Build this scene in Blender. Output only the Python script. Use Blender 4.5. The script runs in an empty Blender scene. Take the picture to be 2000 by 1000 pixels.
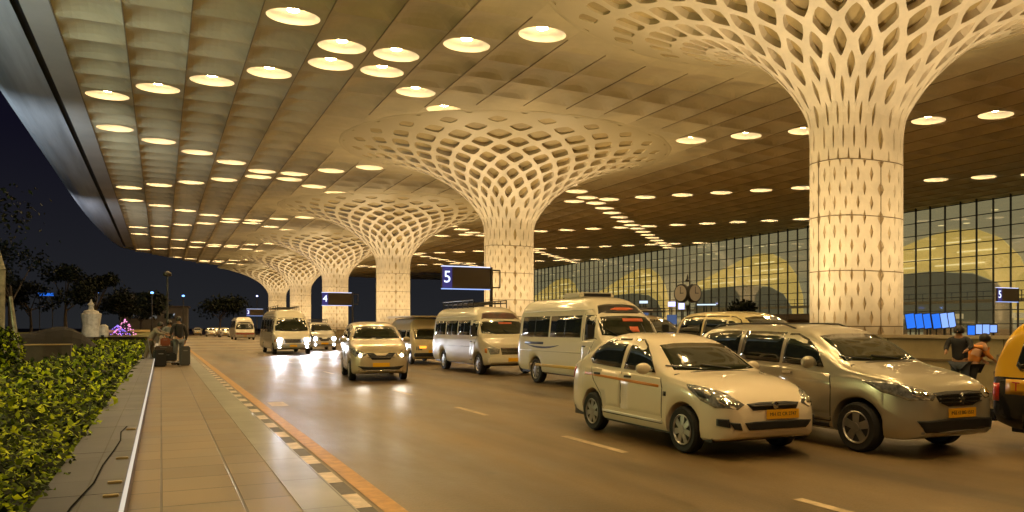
import bpy, bmesh, math, random
import numpy as np
from mathutils import Vector, Matrix
from mathutils.bvhtree import BVHTree
R = math.radians
rnd = random.Random(7)
SC = bpy.context.scene
COL = SC.collection

# ------------------------------------------------------------------ camera, world, exposure
cam_d = bpy.data.cameras.new('camera')
cam = bpy.data.objects.new('camera', cam_d); COL.objects.link(cam)
cam.location = (0, 0, 1.6)
cam.rotation_euler = (R(90), 0, -math.atan(685/1500))
cam_d.sensor_width = 36; cam_d.lens = 27.0
cam_d.shift_y = 0.070
cam_d.clip_end = 3000; cam_d.clip_start = 0.05
SC.camera = cam

wld = bpy.data.worlds.new('World'); SC.world = wld; wld.use_nodes = True
nt = wld.node_tree; nt.nodes.clear()
wo = nt.nodes.new('ShaderNodeOutputWorld'); wb = nt.nodes.new('ShaderNodeBackground')
tc = nt.nodes.new('ShaderNodeTexCoord'); sx = nt.nodes.new('ShaderNodeSeparateXYZ'); cr = nt.nodes.new('ShaderNodeValToRGB')
nt.links.new(tc.outputs['Generated'], sx.inputs[0]); nt.links.new(sx.outputs['Z'], cr.inputs[0])
nt.links.new(cr.outputs[0], wb.inputs[0]); nt.links.new(wb.outputs[0], wo.inputs[0])
e = cr.color_ramp.elements
e[0].position = 0.0; e[0].color = (0.017, 0.018, 0.020, 1)
e[1].position = 0.22; e[1].color = (0.0050, 0.0045, 0.0110, 1)
wb.inputs[1].default_value = 1.0
vs = SC.view_settings
vs.view_transform = 'Standard'; vs.look = 'None'; vs.exposure = 0.0; vs.gamma = 1.0; vs.use_curve_mapping = False
SC.cycles.use_denoising = True
SC.cycles.filter_width = 1.5
SC.cycles.use_light_tree = True
SC.cycles.max_bounces = 7
SC.cycles.diffuse_bounces = 4
SC.cycles.glossy_bounces = 3
SC.cycles.transparent_max_bounces = 8
SC.cycles.sample_clamp_indirect = 4.0
SC.cycles.caustics_reflective = False
SC.cycles.caustics_refractive = False

WARM = (1.0, 0.70, 0.34)

# ------------------------------------------------------------------ materials
MATS = {}
def mat(name, col, rough=0.6, metal=0.0, coat=0.0, noise=0.0, nscale=3.0, bump=0.0, bscale=40.0, emit=None, estr=0.0, spec=0.5, rvar=0.0, col2=None, stretch=(1, 1, 1)):
    if name in MATS: return MATS[name]
    m = bpy.data.materials.new(name); m.use_nodes = True
    n = m.node_tree; b = n.nodes['Principled BSDF']
    b.inputs['Base Color'].default_value = (*col, 1)
    b.inputs['Roughness'].default_value = rough
    b.inputs['Metallic'].default_value = metal
    b.inputs['Coat Weight'].default_value = coat
    b.inputs['Coat Roughness'].default_value = 0.06
    b.inputs['Specular IOR Level'].default_value = spec
    if emit:
        b.inputs['Emission Color'].default_value = (*emit, 1); b.inputs['Emission Strength'].default_value = estr
    if noise or bump or rvar:
        t = n.nodes.new('ShaderNodeTexCoord'); mp = n.nodes.new('ShaderNodeMapping')
        mp.inputs['Scale'].default_value = stretch
        n.links.new(t.outputs['Object'], mp.inputs[0])
    if noise or rvar:
        tx = n.nodes.new('ShaderNodeTexNoise'); tx.inputs['Scale'].default_value = nscale; tx.inputs['Detail'].default_value = 6
        tx.inputs['Roughness'].default_value = 0.6
        n.links.new(mp.outputs[0], tx.inputs['Vector'])
    if noise:
        mx = n.nodes.new('ShaderNodeMix'); mx.data_type = 'RGBA'
        c2 = col2 or tuple(c*(1-noise) for c in col)
        mx.inputs[6].default_value = (*c2, 1); mx.inputs[7].default_value = (*tuple(min(1, c*(1+0.25*noise)) for c in col), 1)
        r1 = n.nodes.new('ShaderNodeMapRange'); r1.inputs[1].default_value = 0.32; r1.inputs[2].default_value = 0.68
        n.links.new(tx.outputs[0], r1.inputs[0]); n.links.new(r1.outputs[0], mx.inputs[0]); n.links.new(mx.outputs[2], b.inputs['Base Color'])
    if rvar:
        r2 = n.nodes.new('ShaderNodeMapRange'); r2.inputs[1].default_value = 0.35; r2.inputs[2].default_value = 0.65
        r2.inputs[3].default_value = max(0.02, rough-rvar); r2.inputs[4].default_value = min(1, rough+rvar)
        n.links.new(tx.outputs[0], r2.inputs[0]); n.links.new(r2.outputs[0], b.inputs['Roughness'])
    if bump:
        t2 = n.nodes.new('ShaderNodeTexNoise'); t2.inputs['Scale'].default_value = bscale; t2.inputs['Detail'].default_value = 4
        bp = n.nodes.new('ShaderNodeBump'); bp.inputs['Strength'].default_value = bump; bp.inputs['Distance'].default_value = 0.02
        n.links.new(mp.outputs[0], t2.inputs['Vector']); n.links.new(t2.outputs[0], bp.inputs['Height']); n.links.new(bp.outputs[0], b.inputs['Normal'])
    MATS[name] = m
    return m

def emis(name, col, s):
    if name in MATS: return MATS[name]
    m = bpy.data.materials.new(name); m.use_nodes = True
    n = m.node_tree; n.nodes.clear()
    o = n.nodes.new('ShaderNodeOutputMaterial'); em = n.nodes.new('ShaderNodeEmission')
    em.inputs[0].default_value = (*col, 1); em.inputs[1].default_value = s
    n.links.new(em.outputs[0], o.inputs[0]); MATS[name] = m
    return m

def tile_mat(name, col, grout, tw, th, rough, mortar=0.012, var=0.25, bumpy=0.0):
    m = mat(name, col, rough, noise=0.0)
    n = m.node_tree; b = n.nodes['Principled BSDF']
    t = n.nodes.new('ShaderNodeTexCoord'); br = n.nodes.new('ShaderNodeTexBrick')
    br.offset = 0.0; br.inputs['Scale'].default_value = 1.0
    br.inputs['Brick Width'].default_value = tw; br.inputs['Row Height'].default_value = th; br.inputs['Mortar Size'].default_value = mortar
    br.inputs['Mortar Smooth'].default_value = 0.3
    br.inputs['Color1'].default_value = (*col, 1); br.inputs['Color2'].default_value = (*tuple(c*(1-var) for c in col), 1); br.inputs['Mortar'].default_value = (*grout, 1)
    n.links.new(t.outputs['Object'], br.inputs['Vector'])
    nz = n.nodes.new('ShaderNodeTexNoise'); nz.inputs['Scale'].default_value = 1.3; nz.inputs['Detail'].default_value = 8
    n.links.new(t.outputs['Object'], nz.inputs['Vector'])
    mx = n.nodes.new('ShaderNodeMix'); mx.data_type = 'RGBA'; mx.blend_type = 'MULTIPLY'; mx.inputs[0].default_value = 1
    r1 = n.nodes.new('ShaderNodeMapRange'); r1.inputs[1].default_value = 0.3; r1.inputs[2].default_value = 0.7; r1.inputs[3].default_value = 0.62; r1.inputs[4].default_value = 1.15
    n.links.new(nz.outputs[0], r1.inputs[0]); n.links.new(br.outputs[0], mx.inputs[6]); n.links.new(r1.outputs[0], mx.inputs[7]); n.links.new(mx.outputs[2], b.inputs['Base Color'])
    r2 = n.nodes.new('ShaderNodeMapRange'); r2.inputs[3].default_value = rough-0.12; r2.inputs[4].default_value = rough+0.15
    n.links.new(nz.outputs[0], r2.inputs[0]); n.links.new(r2.outputs[0], b.inputs['Roughness'])
    bp = n.nodes.new('ShaderNodeBump'); bp.inputs['Strength'].default_value = 0.5; bp.inputs['Distance'].default_value = 0.004; bp.invert = True
    n.links.new(br.outputs['Fac'], bp.inputs['Height']); n.links.new(bp.outputs[0], b.inputs['Normal'])
    return m

# ------------------------------------------------------------------ helpers
def tag(o, label=None, cat=None, group=None, kind=None):
    if label: o['label'] = label
    if cat: o['category'] = cat
    if group: o['group'] = group
    if kind: o['kind'] = kind
    return o
def empty(name, loc=(0, 0, 0), rz=0, label=None, cat=None, group=None):
    o = bpy.data.objects.new(name, None); COL.objects.link(o); o.location = loc; o.rotation_euler = (0, 0, rz)
    o.empty_display_size = 0.2
    return tag(o, label, cat, group)
def meshobj(name, me, m, parent=None, smooth=False):
    if m and len(me.materials) == 0: me.materials.append(m)
    if smooth:
        me.polygons.foreach_set('use_smooth', [True]*len(me.polygons))
    o = bpy.data.objects.new(name, me); COL.objects.link(o)
    if parent: o.parent = parent
    return o
class MB:
    def __init__(s): s.v = []; s.f = []
    def quad(s, a, b, c, d): s.poly([a, b, c, d])
    def poly(s, pts):
        n = len(s.v); s.v += [tuple(p) for p in pts]; s.f.append(tuple(range(n, n+len(pts)))); return s
    def box(s, x0, x1, y0, y1, z0, z1, M=None):
        P = [(x0, y0, z0), (x1, y0, z0), (x1, y1, z0), (x0, y1, z0), (x0, y0, z1), (x1, y0, z1), (x1, y1, z1), (x0, y1, z1)]
        if M is not None: P = [tuple(M @ Vector(p)) for p in P]
        n = len(s.v); s.v += P
        s.f += [tuple(n+i for i in q) for q in ((0, 3, 2, 1), (4, 5, 6, 7), (0, 1, 5, 4), (1, 2, 6, 5), (2, 3, 7, 6), (3, 0, 4, 7))]
        return s
    def tube(s, a, b, r0, r1=None, n=10, cap=True):
        if r1 is None: r1 = r0
        a = Vector(a); b = Vector(b); d = (b-a).normalized()
        u = d.orthogonal().normalized(); w = d.cross(u)
        k = len(s.v)
        for p, r in ((a, r0), (b, r1)):
            for i in range(n):
                t = 2*math.pi*i/n; s.v.append(tuple(p+u*(r*math.cos(t))+w*(r*math.sin(t))))
        for i in range(n):
            j = (i+1) % n; s.f.append((k+i, k+j, k+n+j, k+n+i))
        if cap: s.f.append(tuple(k+i for i in reversed(range(n)))); s.f.append(tuple(k+n+i for i in range(n)))
        return s
    def lathe(s, prof, n=24, c=(0, 0, 0), axis='Z', sx=1, sy=1):
        k = len(s.v)
        for r, h in prof:
            for i in range(n):
                t = 2*math.pi*i/n
                if axis == 'Z': s.v.append((c[0]+r*sx*math.cos(t), c[1]+r*sy*math.sin(t), c[2]+h))
                elif axis == 'X': s.v.append((c[0]+h, c[1]+r*math.cos(t), c[2]+r*math.sin(t)))
                else: s.v.append((c[0]+r*math.cos(t), c[1]+h, c[2]+r*math.sin(t)))
        for j in range(len(prof)-1):
            for i in range(n):
                i2 = (i+1) % n; s.f.append((k+j*n+i, k+j*n+i2, k+(j+1)*n+i2, k+(j+1)*n+i))
        if prof[0][0] > 1e-4: s.f.append(tuple(k+i for i in reversed(range(n))))
        if prof[-1][0] > 1e-4: s.f.append(tuple(k+(len(prof)-1)*n+i for i in range(n)))
        return s
    def mesh(s, name='m'):
        me = bpy.data.meshes.new(name); me.from_pydata(s.v, [], s.f); me.update(); return me
    def build(s, name, m, parent=None, smooth=False, bevel=0, fixn=False):
        me = s.mesh(name)
        if bevel or fixn:
            b = bmesh.new(); b.from_mesh(me)
            bmesh.ops.remove_doubles(b, verts=b.verts, dist=1e-5)
            bmesh.ops.recalc_face_normals(b, faces=b.faces)
            if bevel:
                es = [e for e in b.edges if len(e.link_faces) == 2 and e.calc_face_angle(0) > 0.6]
                bmesh.ops.bevel(b, geom=es, offset=bevel, segments=2, affect='EDGES', clamp_overlap=True)
            b.to_mesh(me); b.free()
        return meshobj(name, me, m, parent, smooth)
def text_obj(name, body, size, m, parent, M, ext=0.004, align='CENTER'):
    cu = bpy.data.curves.new(name, 'FONT'); cu.body = body; cu.size = size; cu.extrude = ext; cu.align_x = align; cu.align_y = 'CENTER'; cu.resolution_u = 3
    o = bpy.data.objects.new('tmp', cu); COL.objects.link(o)
    dg = bpy.context.evaluated_depsgraph_get(); me = bpy.data.meshes.new_from_object(o.evaluated_get(dg))
    bpy.data.objects.remove(o); bpy.data.curves.remove(cu)
    me.transform(M); me.materials.clear()
    return meshobj(name, me, m, parent)
def copy_tree(o, parent=None, label=None):
    c = o.copy(); COL.objects.link(c)
    if parent: c.parent = parent
    for ch in KIDS.get(o.name, [x for x in bpy.data.objects if x.parent == o]):
        copy_tree(ch, c)
    if label: c['label'] = label
    return c
KIDS = {}
def pchip(pts, x):
    if x <= pts[0][0]: return pts[0][1]
    if x >= pts[-1][0]: return pts[-1][1]
    n = len(pts)
    i = max(j for j in range(n-1) if pts[j][0] <= x)
    def sl(j): return (pts[j+1][1]-pts[j][1])/(pts[j+1][0]-pts[j][0])
    def der(j):
        if j == 0: return sl(0)
        if j == n-1: return sl(n-2)
        a, b = sl(j-1), sl(j)
        return 0 if a*b <= 0 else 2*a*b/(a+b)
    h = pts[i+1][0]-pts[i][0]; t = (x-pts[i][0])/h
    return ((2*t**3-3*t**2+1)*pts[i][1]+(t**3-2*t**2+t)*h*der(i)+(-2*t**3+3*t**2)*pts[i+1][1]+(t**3-t**2)*h*der(i+1))

# common materials
M_dark = mat('black plastic', (0.012, 0.012, 0.013), 0.45, bump=0.1)
M_tyre = mat('tyre rubber', (0.012, 0.012, 0.012), 0.8, bump=0.2)
M_chrome = mat('chrome', (0.75, 0.75, 0.73), 0.15, metal=1)
M_rim = mat('wheel rim metal', (0.42, 0.41, 0.39), 0.32, metal=0.8, noise=0.2, nscale=8)
M_glass = mat('dark car glass', (0.012, 0.016, 0.012), 0.04, spec=0.8, coat=0.3)
M_wglass = mat('windscreen glass', (0.010, 0.014, 0.007), 0.04, spec=0.7, coat=0.4)
M_lens = mat('headlamp lens', (0.50, 0.50, 0.48), 0.08, metal=0.55, coat=1.0, noise=0.7, nscale=14)
M_plate = mat('yellow number plate', (0.80, 0.42, 0.01), 0.5)
M_seam = mat('door gap', (0.02, 0.018, 0.015), 0.8)
M_text = mat('black lettering', (0.01, 0.01, 0.01), 0.6)
M_hl = emis('headlight glow', (0.80, 0.86, 1.0), 60)
M_hl2 = emis('dim headlight glow', (1.0, 0.9, 0.72), 9)
M_amber = mat('amber lamp', (0.8, 0.25, 0.02), 0.2, coat=1)
M_red = mat('red lamp', (0.45, 0.02, 0.01), 0.2, coat=1)
M_metal = mat('grey metal', (0.25, 0.25, 0.25), 0.4, metal=0.7)

# ================================================================== SETTING
ZC = 15.8            # height of the canopy soffit
CELL = 34/12.0
X0, Y0 = 9.75, 40.4  # a crossing of the light rows
COLS = [(25.5, 22.4+34*i) for i in range(6)]

def sheet(name, x0, x1, y0, y1, z, m, kind='structure'):
    b = MB(); b.quad((x0, y0, z), (x1, y0, z), (x1, y1, z), (x0, y1, z))
    o = b.build(name, m); return tag(o, kind=kind)

M_ground = mat('night ground', (0.03, 0.032, 0.022), 0.9, noise=0.5, nscale=0.3)
M_road = mat('asphalt', (0.165, 0.108, 0.042), 0.44, noise=0.50, nscale=0.45, bump=0.22, bscale=60, rvar=0.13, spec=0.7, stretch=(1, 0.35, 1))
def wear(m, sx_=0.9, sy_=0.035, lo=0.50, hi=1.16, speck=True):
    n = m.node_tree; b = n.nodes['Principled BSDF']; src = b.inputs['Base Color'].links[0].from_socket
    t = n.nodes.new('ShaderNodeTexCoord'); mp = n.nodes.new('ShaderNodeMapping'); mp.inputs['Scale'].default_value = (sx_, sy_, 1)
    nz = n.nodes.new('ShaderNodeTexNoise'); nz.inputs['Scale'].default_value = 1.0; nz.inputs['Detail'].default_value = 5
    r = n.nodes.new('ShaderNodeMapRange'); r.inputs[1].default_value = 0.35; r.inputs[2].default_value = 0.62; r.inputs[3].default_value = lo; r.inputs[4].default_value = hi
    mx = n.nodes.new('ShaderNodeMix'); mx.data_type = 'RGBA'; mx.blend_type = 'MULTIPLY'; mx.inputs[0].default_value = 1
    n.links.new(t.outputs['Object'], mp.inputs[0]); n.links.new(mp.outputs[0], nz.inputs['Vector']); n.links.new(nz.outputs[0], r.inputs[0])
    n.links.new(src, mx.inputs[6]); n.links.new(r.outputs[0], mx.inputs[7])
    v = n.nodes.new('ShaderNodeTexVoronoi'); v.inputs['Scale'].default_value = 0.8; r3 = n.nodes.new('ShaderNodeMapRange')
    r3.inputs[1].default_value = 0.03; r3.inputs[2].default_value = 0.10; r3.inputs[3].default_value = 0.62; r3.inputs[4].default_value = 1.0
    n.links.new(t.outputs['Object'], v.inputs['Vector']); n.links.new(v.outputs['Distance'], r3.inputs[0])
    m2 = n.nodes.new('ShaderNodeMix'); m2.data_type = 'RGBA'; m2.blend_type = 'MULTIPLY'; m2.inputs[0].default_value = 1
    g_ = n.nodes.new('ShaderNodeTexNoise'); g_.inputs['Scale'].default_value = 45; g_.inputs['Detail'].default_value = 3; n.links.new(t.outputs['Object'], g_.inputs['Vector'])
    r4 = n.nodes.new('ShaderNodeMapRange'); r4.inputs[1].default_value = 0.3; r4.inputs[2].default_value = 0.7; r4.inputs[3].default_value = 0.80; r4.inputs[4].default_value = 1.18
    n.links.new(g_.outputs[0], r4.inputs[0]); ml = n.nodes.new('ShaderNodeMath'); ml.operation = 'MULTIPLY'; n.links.new(r3.outputs[0], ml.inputs[0]); n.links.new(r4.outputs[0], ml.inputs[1])
    n.links.new(mx.outputs[2], m2.inputs[6]); n.links.new(ml.outputs[0], m2.inputs[7]); n.links.new(m2.outputs[2], b.inputs['Base Color'])
wear(M_road)
sheet('ground', -900, 900, -60, 1600, -0.02, M_ground)
sheet('road', 1.62, 60, -30, 420, 0.0, M_road)
# walkway slab with granite edge
M_walk = tile_mat('walkway slabs', (0.225, 0.165, 0.09), (0.06, 0.045, 0.03), 0.62, 0.62, 0.36)
b = MB(); b.box(-0.24, 1.02, -12, 300, -0.01, 0.15); tag(b.build('walkway', M_walk), kind='structure')
M_gran = tile_mat('granite edge', (0.33, 0.33, 0.28), (0.10, 0.09, 0.07), 1.4, 1.25, 0.24, mortar=0.008, var=0.12)
for l_ in list(M_gran.node_tree.nodes['Principled BSDF'].inputs['Roughness'].links): M_gran.node_tree.links.remove(l_)
M_gran.node_tree.nodes['Principled BSDF'].inputs['Roughness'].default_value = 0.29
b = MB(); b.box(1.023, 1.42, -12, 300, -0.01, 0.152); tag(b.build('pavement_edge', M_gran), kind='structure')
# painted kerb: blocks alternately pale and black
M_kw = mat('kerb white paint', (0.66, 0.54, 0.43), 0.5, noise=0.35, nscale=9); M_kb = mat('kerb black paint', (0.07, 0.06, 0.045), 0.55, noise=0.4, nscale=9)
me = MB(); me2 = MB(); y = -12.0; k = 0
while y < 200:
    (me if k % 2 else me2).box(1.423, 1.56, y+0.004, y+0.546, -0.01, 0.146)
    y += 0.55; k += 1
kb = me.build('kerb', M_kw); tag(kb, kind='structure')
tag(me2.build('kerb_dark_blocks', M_kb), kind='structure')
M_yel = mat('yellow road paint', (0.50, 0.26, 0.045), 0.5, noise=0.35, nscale=7, bump=0.1)
sheet('yellow_edge_line', 1.76, 1.95, -12, 250, 0.006, M_yel)
M_whp = mat('pale road paint', (0.55, 0.42, 0.26), 0.55, noise=0.45, nscale=6)
dash = MB()
for k in range(-2, 40):
    y = 8.33+4.57*k
    dash.quad((5.34, y, 0.005), (5.46, y, 0.005), (5.46, y+1.65, 0.005), (5.34, y+1.65, 0.005))
dash.quad((2.05, 16.2, 0.005), (2.38, 16.2, 0.005), (2.38, 17.1, 0.005), (2.05, 17.1, 0.005))
tag(dash.build('lane_markings', M_whp), kind='structure')
zb = MB()
for (a, c_) in ((50.5, 51.6), (53.2, 54.3), (60, 62), (67, 71), (78, 84), (95, 104), (120, 130)):
    zb.quad((1.97, a, 0.006), (12.4, a, 0.006), (12.4, c_, 0.006), (1.97, c_, 0.006))
M_band = mat('pale crossing paving', (0.34, 0.26, 0.16), 0.45, noise=0.4, nscale=3)
tag(zb.build('crossing_bands', M_band), kind='structure')

# ---- planter kerb wall with stone coping and a lit steel edge
pl = empty('planter_wall', (-0.48, 10, 0), 0, 'low planter wall with dark stone coping between the hedge and the walkway', 'planter wall')
M_cop = tile_mat('dark stone coping', (0.085, 0.090, 0.125), (0.01, 0.01, 0.01), 3.1, 1.15, 0.40, mortar=0.006, var=0.45)
b = MB(); b.box(-0.24, 0.238, -16, 52, -0.01, 0.40); b.build('wall', mat('planter render', (0.16, 0.12, 0.09), 0.8, noise=0.3), pl)
b = MB()
for i in range(-16, 52, 2): b.box(-0.27, 0.235, i+0.006, i+1.994, 0.403, 0.452)
b.build('coping', M_cop, pl)
b = MB(); b.box(0.24, 0.262, -16, 52, 0.43, 0.462); b.build('edge_trim', emis('lit edge strip', (1.0, 0.86, 0.68), 0.75), pl)
cb = MB(); pts = [(-0.20, 2.0), (-0.14, 4.5), (-0.10, 5.6), (-0.03, 6.4), (-0.02, 7.2), (0.02, 8.0), (0.045, 8.7), (0.02, 9.4), (0.06, 9.9)]
for p, q in zip(pts, pts[1:]): cb.tube((p[0]-0.42, p[1], 0.462), (q[0]-0.42, q[1], 0.462), 0.0065, n=6)
tag(cb.build('cable', mat('cable sheath', (.006, .006, .006), .95, spec=0.1)), 'thin black cable lying along the dark stone coping beside the hedge', 'cable')
for i, yy in enumerate((5.85, 6.35, 7.5, 9.6)):
    w = ['nearest', 'second nearest', 'third nearest', 'farthest'][i]
    b = MB(); b.box(-0.36, -0.262, yy, yy+0.035, 0.4525, 0.470)
    tag(b.build('coping_clip', mat('brass clip', (0.5, 0.38, 0.16), 0.35, metal=0.6), None, bevel=0.004), 'small brass clip on the stone coping, %s of the four to the camera' % w, 'clip', 'brass clips on the coping')

# ---- hedge (a mass nobody could count)
def leaves_mesh(name, P, N, size, m, seed=1, parent=None):
    g = np.random.default_rng(seed)
    n = len(P); P = np.asarray(P, float); N = np.asarray(N, float)
    N /= np.linalg.norm(N, axis=1)[:, None]
    a = g.normal(size=(n, 3)); T = np.cross(N, a); T /= np.linalg.norm(T, axis=1)[:, None]
    B = np.cross(N, T)
    s = np.asarray(size).reshape(-1, 1)*(0.7+0.6*g.random((n, 1)))
    v = np.empty((n, 4, 3))
    v[:, 0] = P; v[:, 1] = P+T*s*0.5+B*s*0.30-N*s*0.10; v[:, 2] = P+T*s*1.05; v[:, 3] = P+T*s*0.5-B*s*0.30-N*s*0.10
    me = bpy.data.meshes.new(name)
    me.vertices.add(4*n); me.vertices.foreach_set('co', v.ravel())
    me.loops.add(6*n); idx = np.arange(n)[:, None]*4
    me.loops.foreach_set('vertex_index', (idx+np.array([[0, 1, 2, 0, 2, 3]])).ravel().astype(np.int32))
    me.polygons.add(2*n); me.polygons.foreach_set('loop_start', (np.arange(2*n)*3).astype(np.int32))
    me.update(calc_edges=True); me.validate()
    return meshobj(name, me, m, parent)
def leaf_mat(name, stops, rough=0.45):
    m = bpy.data.materials.new(name); m.use_nodes = True; n = m.node_tree; b = n.nodes['Principled BSDF']
    g = n.nodes.new('ShaderNodeNewGeometry'); r = n.nodes.new('ShaderNodeValToRGB')
    el = r.color_ramp.elements
    while len(el) < len(stops): el.new(0.5)
    for i, (p, c) in enumerate(stops): el[i].position = p; el[i].color = (*c, 1)
    n.links.new(g.outputs['Random Per Island'], r.inputs[0]); n.links.new(r.outputs[0], b.inputs['Base Color'])
    b.inputs['Roughness'].default_value = 0.65; b.inputs['Specular IOR Level'].default_value = 0.15
    b.inputs['Transmission Weight'].default_value = 0.0
    return m
M_leaf = leaf_mat('hedge leaf', [(0.0, (0.003, 0.007, 0.001)), (0.45, (0.018, 0.032, 0.002)), (0.72, (0.13, 0.20, 0.003)), (1.0, (0.50, 0.60, 0.008))])
g = np.random.default_rng(3)
def hz(x, y): return 0.56+0.10*np.sin(x*3.1+np.sin(y*1.7))*np.cos(y*2.3+x)+0.07*np.sin(x*7.7+1.3*y)*np.sin(y*6.1-x)
pts = []; sz = []; xs = []
for (ya, yb, den, s_) in ((1.5, 9, 1000, 0.062), (9, 16, 480, 0.09), (16, 26.5, 180, 0.15), (26.5, 40, 110, 0.19), (40, 66, 60, 0.24)):
    xr = 1.2+yb*0.34 if yb < 30 else (2.6 if yb < 50 else 5.0)
    n = int(den*(yb-ya)*xr)
    x = -0.70-g.random(n)*xr; y = ya+(yb-ya)*g.random(n)
    d = g.random(n)**1.5
    edge = np.clip((-0.70-x)/0.22, 0, 1)**0.5
    z = (hz(x, y)-0.34*d)*(0.75+0.25*edge)
    x = x+0.06*g.normal(size=n)*(1-edge)
    pts.append(np.stack([x, y, z], 1)); sz.append(np.full(n, s_))
P = np.concatenate(pts); S = np.concatenate(sz)
N = g.normal(size=(len(P), 3))*0.55+np.array([0.25, -0.35, 1.0])
hd = leaves_mesh('hedge', P, N, S, M_leaf)
tag(hd, 'broad bed of yellow green leafy ground cover beside the walkway', 'hedge', None, 'stuff')
b = MB()
for j in range(0, 130):
    for i in range(0, 30):
        if j > 50 and i > (3 if j < 78 else 8): continue
        q = [(-0.80-i*0.5, 1+j*0.5), (-0.80-(i+1)*0.5, 1+j*0.5), (-0.80-(i+1)*0.5, 1+(j+1)*0.5), (-0.80-i*0.5, 1+(j+1)*0.5)]
        b.poly([(x, y, float(hz(x, y))-0.30) for x, y in reversed(q)])
b.poly([(-0.80, 1, 0), (-0.80, 41, 0), (-0.80, 41, 0.5), (-0.80, 1, 0.3)])
tag(b.build('hedge_shade_sheet', mat('hedge shade', (0.015, 0.022, 0.006), 0.9)), kind='structure')  # dark sheet under the leaves stands for the shade between them

# ---- canopy: coffered soffit, ribs, fascia, slot
def yfar(x):
    return pchip([(-9.5, 150), (-5.5, 156), (1.5, 171), (14, 190), (30, 206), (52, 216), (90, 219)], x)
xi0 = -5; xi1 = 26        # cells: x from X0+CELL*i
lights = []
def is_light(i, j):
    # cell centre index (half cells from the crossing)
    u = (i+0.5); v = (j+0.5)
    a = (u+v) % 12; b_ = (v-u) % 12
    if not (min(a, 12-a) < 0.01 or min(b_, 12-b_) < 0.01): return False
    x = X0+CELL*u; y = Y0+CELL*v
    for cx, cy in COLS:
        for oy in (0, -34):
            if ((x-cx)/12.3)**2+((y-cy-oy)/11.4)**2 < 1: return False
    for cy in (-11.6,):
        if ((x-25.5)/12.3)**2+((y-cy)/11.4)**2 < 1: return False
    return True
V = []; F = []
def addg(grid):
    n = len(V); h = len(grid); w = len(grid[0])
    for r_ in grid: V.extend(r_)
    for a in range(h-1):
        for c_ in range(w-1):
            F.append((n+a*w+c_, n+(a+1)*w+c_, n+(a+1)*w+c_+1, n+a*w+c_+1))
def near_cap(x, y):
    r = min(math.hypot((x-cx)/13.2, (y-cy)/11.2) for cx, cy in COLS+[(25.5, -11.6)])
    t = min(1, max(0, (r-1.02)/0.36)); return t*t*(3-2*t)
def coff(u, v, near):
    # scallop: steep on one side, sweeping on the other
    s = math.sin(math.pi*u)**0.8
    return 0.44*s*(math.sin(math.pi*v**1.25)**0.75)
LR = 1.08
for i in range(xi0, xi1):
    for j in range(-22, 63):
        x0 = X0+CELL*i; y0 = Y0+CELL*j; xc = x0+CELL/2
        if y0+CELL > yfar(xc) : continue
        if y0 > 185 and x0 > 60: continue
        incap = any(((xc-cx)/10.5)**2+((y0+CELL/2-cy)/9.5)**2 < 1 for cx, cy in COLS)
        if incap: continue
        if is_light(i, j):
            n = len(V); K = 24
            for k in range(K):
                t = 2*math.pi*k/K; c_, s_ = math.cos(t), math.sin(t)
                q = 0.5/max(abs(c_), abs(s_))
                V.append((xc+CELL*q*c_, y0+CELL/2+CELL*q*s_, ZC))
            for k in range(K):
                t = 2*math.pi*k/K; c_, s_ = math.cos(t), math.sin(t)
                V.append((xc+LR*1.12*c_, y0+CELL/2+LR*0.88*s_, ZC+0.03))
            for k in range(K):
                k2 = (k+1) % K; F.append((n+k, n+K+k, n+K+k2, n+k2))
            lights.append((xc, y0+CELL/2))
        else:
            near = y0 < 80
            m_ = 8 if near else 5
            addg([[(x0+CELL*a/m_, y0+CELL*c_/m_, ZC+coff(a/m_, c_/m_, near)*(0.12+0.88*near_cap(x0+CELL*a/m_, y0+CELL*c_/m_))) for c_ in range(m_+1)] for a in range(m_+1)])
me = bpy.data.meshes.new('soffit'); me.from_pydata(V, [], F); me.update()
canopy = empty('terminal_canopy', (30, 80, ZC), 0, 'huge coffered roof canopy spreading over the whole drop-off road', 'roof')
M_sof = mat('soffit panels', (0.59, 0.50, 0.285), 0.55, noise=0.25, nscale=0.25, bump=0.05)
sf = meshobj('soffit', me, M_sof, canopy); sf.location = (-30, -80, -ZC)
b = MB()
for i in range(xi0, xi1+1):
    x = X0+CELL*i; y = -22
    if i == xi1: continue
    segs = [(-22, yfar(x)-1)]
    for cx, cy in COLS:
        q = 1-((x-cx)/14.6)**2
        if q > 0:
            h = 12.6*q**0.5; ns = []
            for a, c_ in segs:
                if cy-h > a and cy-h < c_: ns.append((a, cy-h))
                if cy+h < c_ and cy+h > a: ns.append((cy+h, c_))
                if cy+h <= a or cy-h >= c_: ns.append((a, c_))
            segs = ns
    for a, c_ in segs:
        b.box(x-0.022, x+0.022, a, c_, ZC-0.035, ZC+0.10)
o = b.build('rib', mat('soffit rib', (0.28, 0.22, 0.13), 0.6), canopy); o.location = (-30, -80, -ZC)
o['kind'] = 'stuff'
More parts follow.
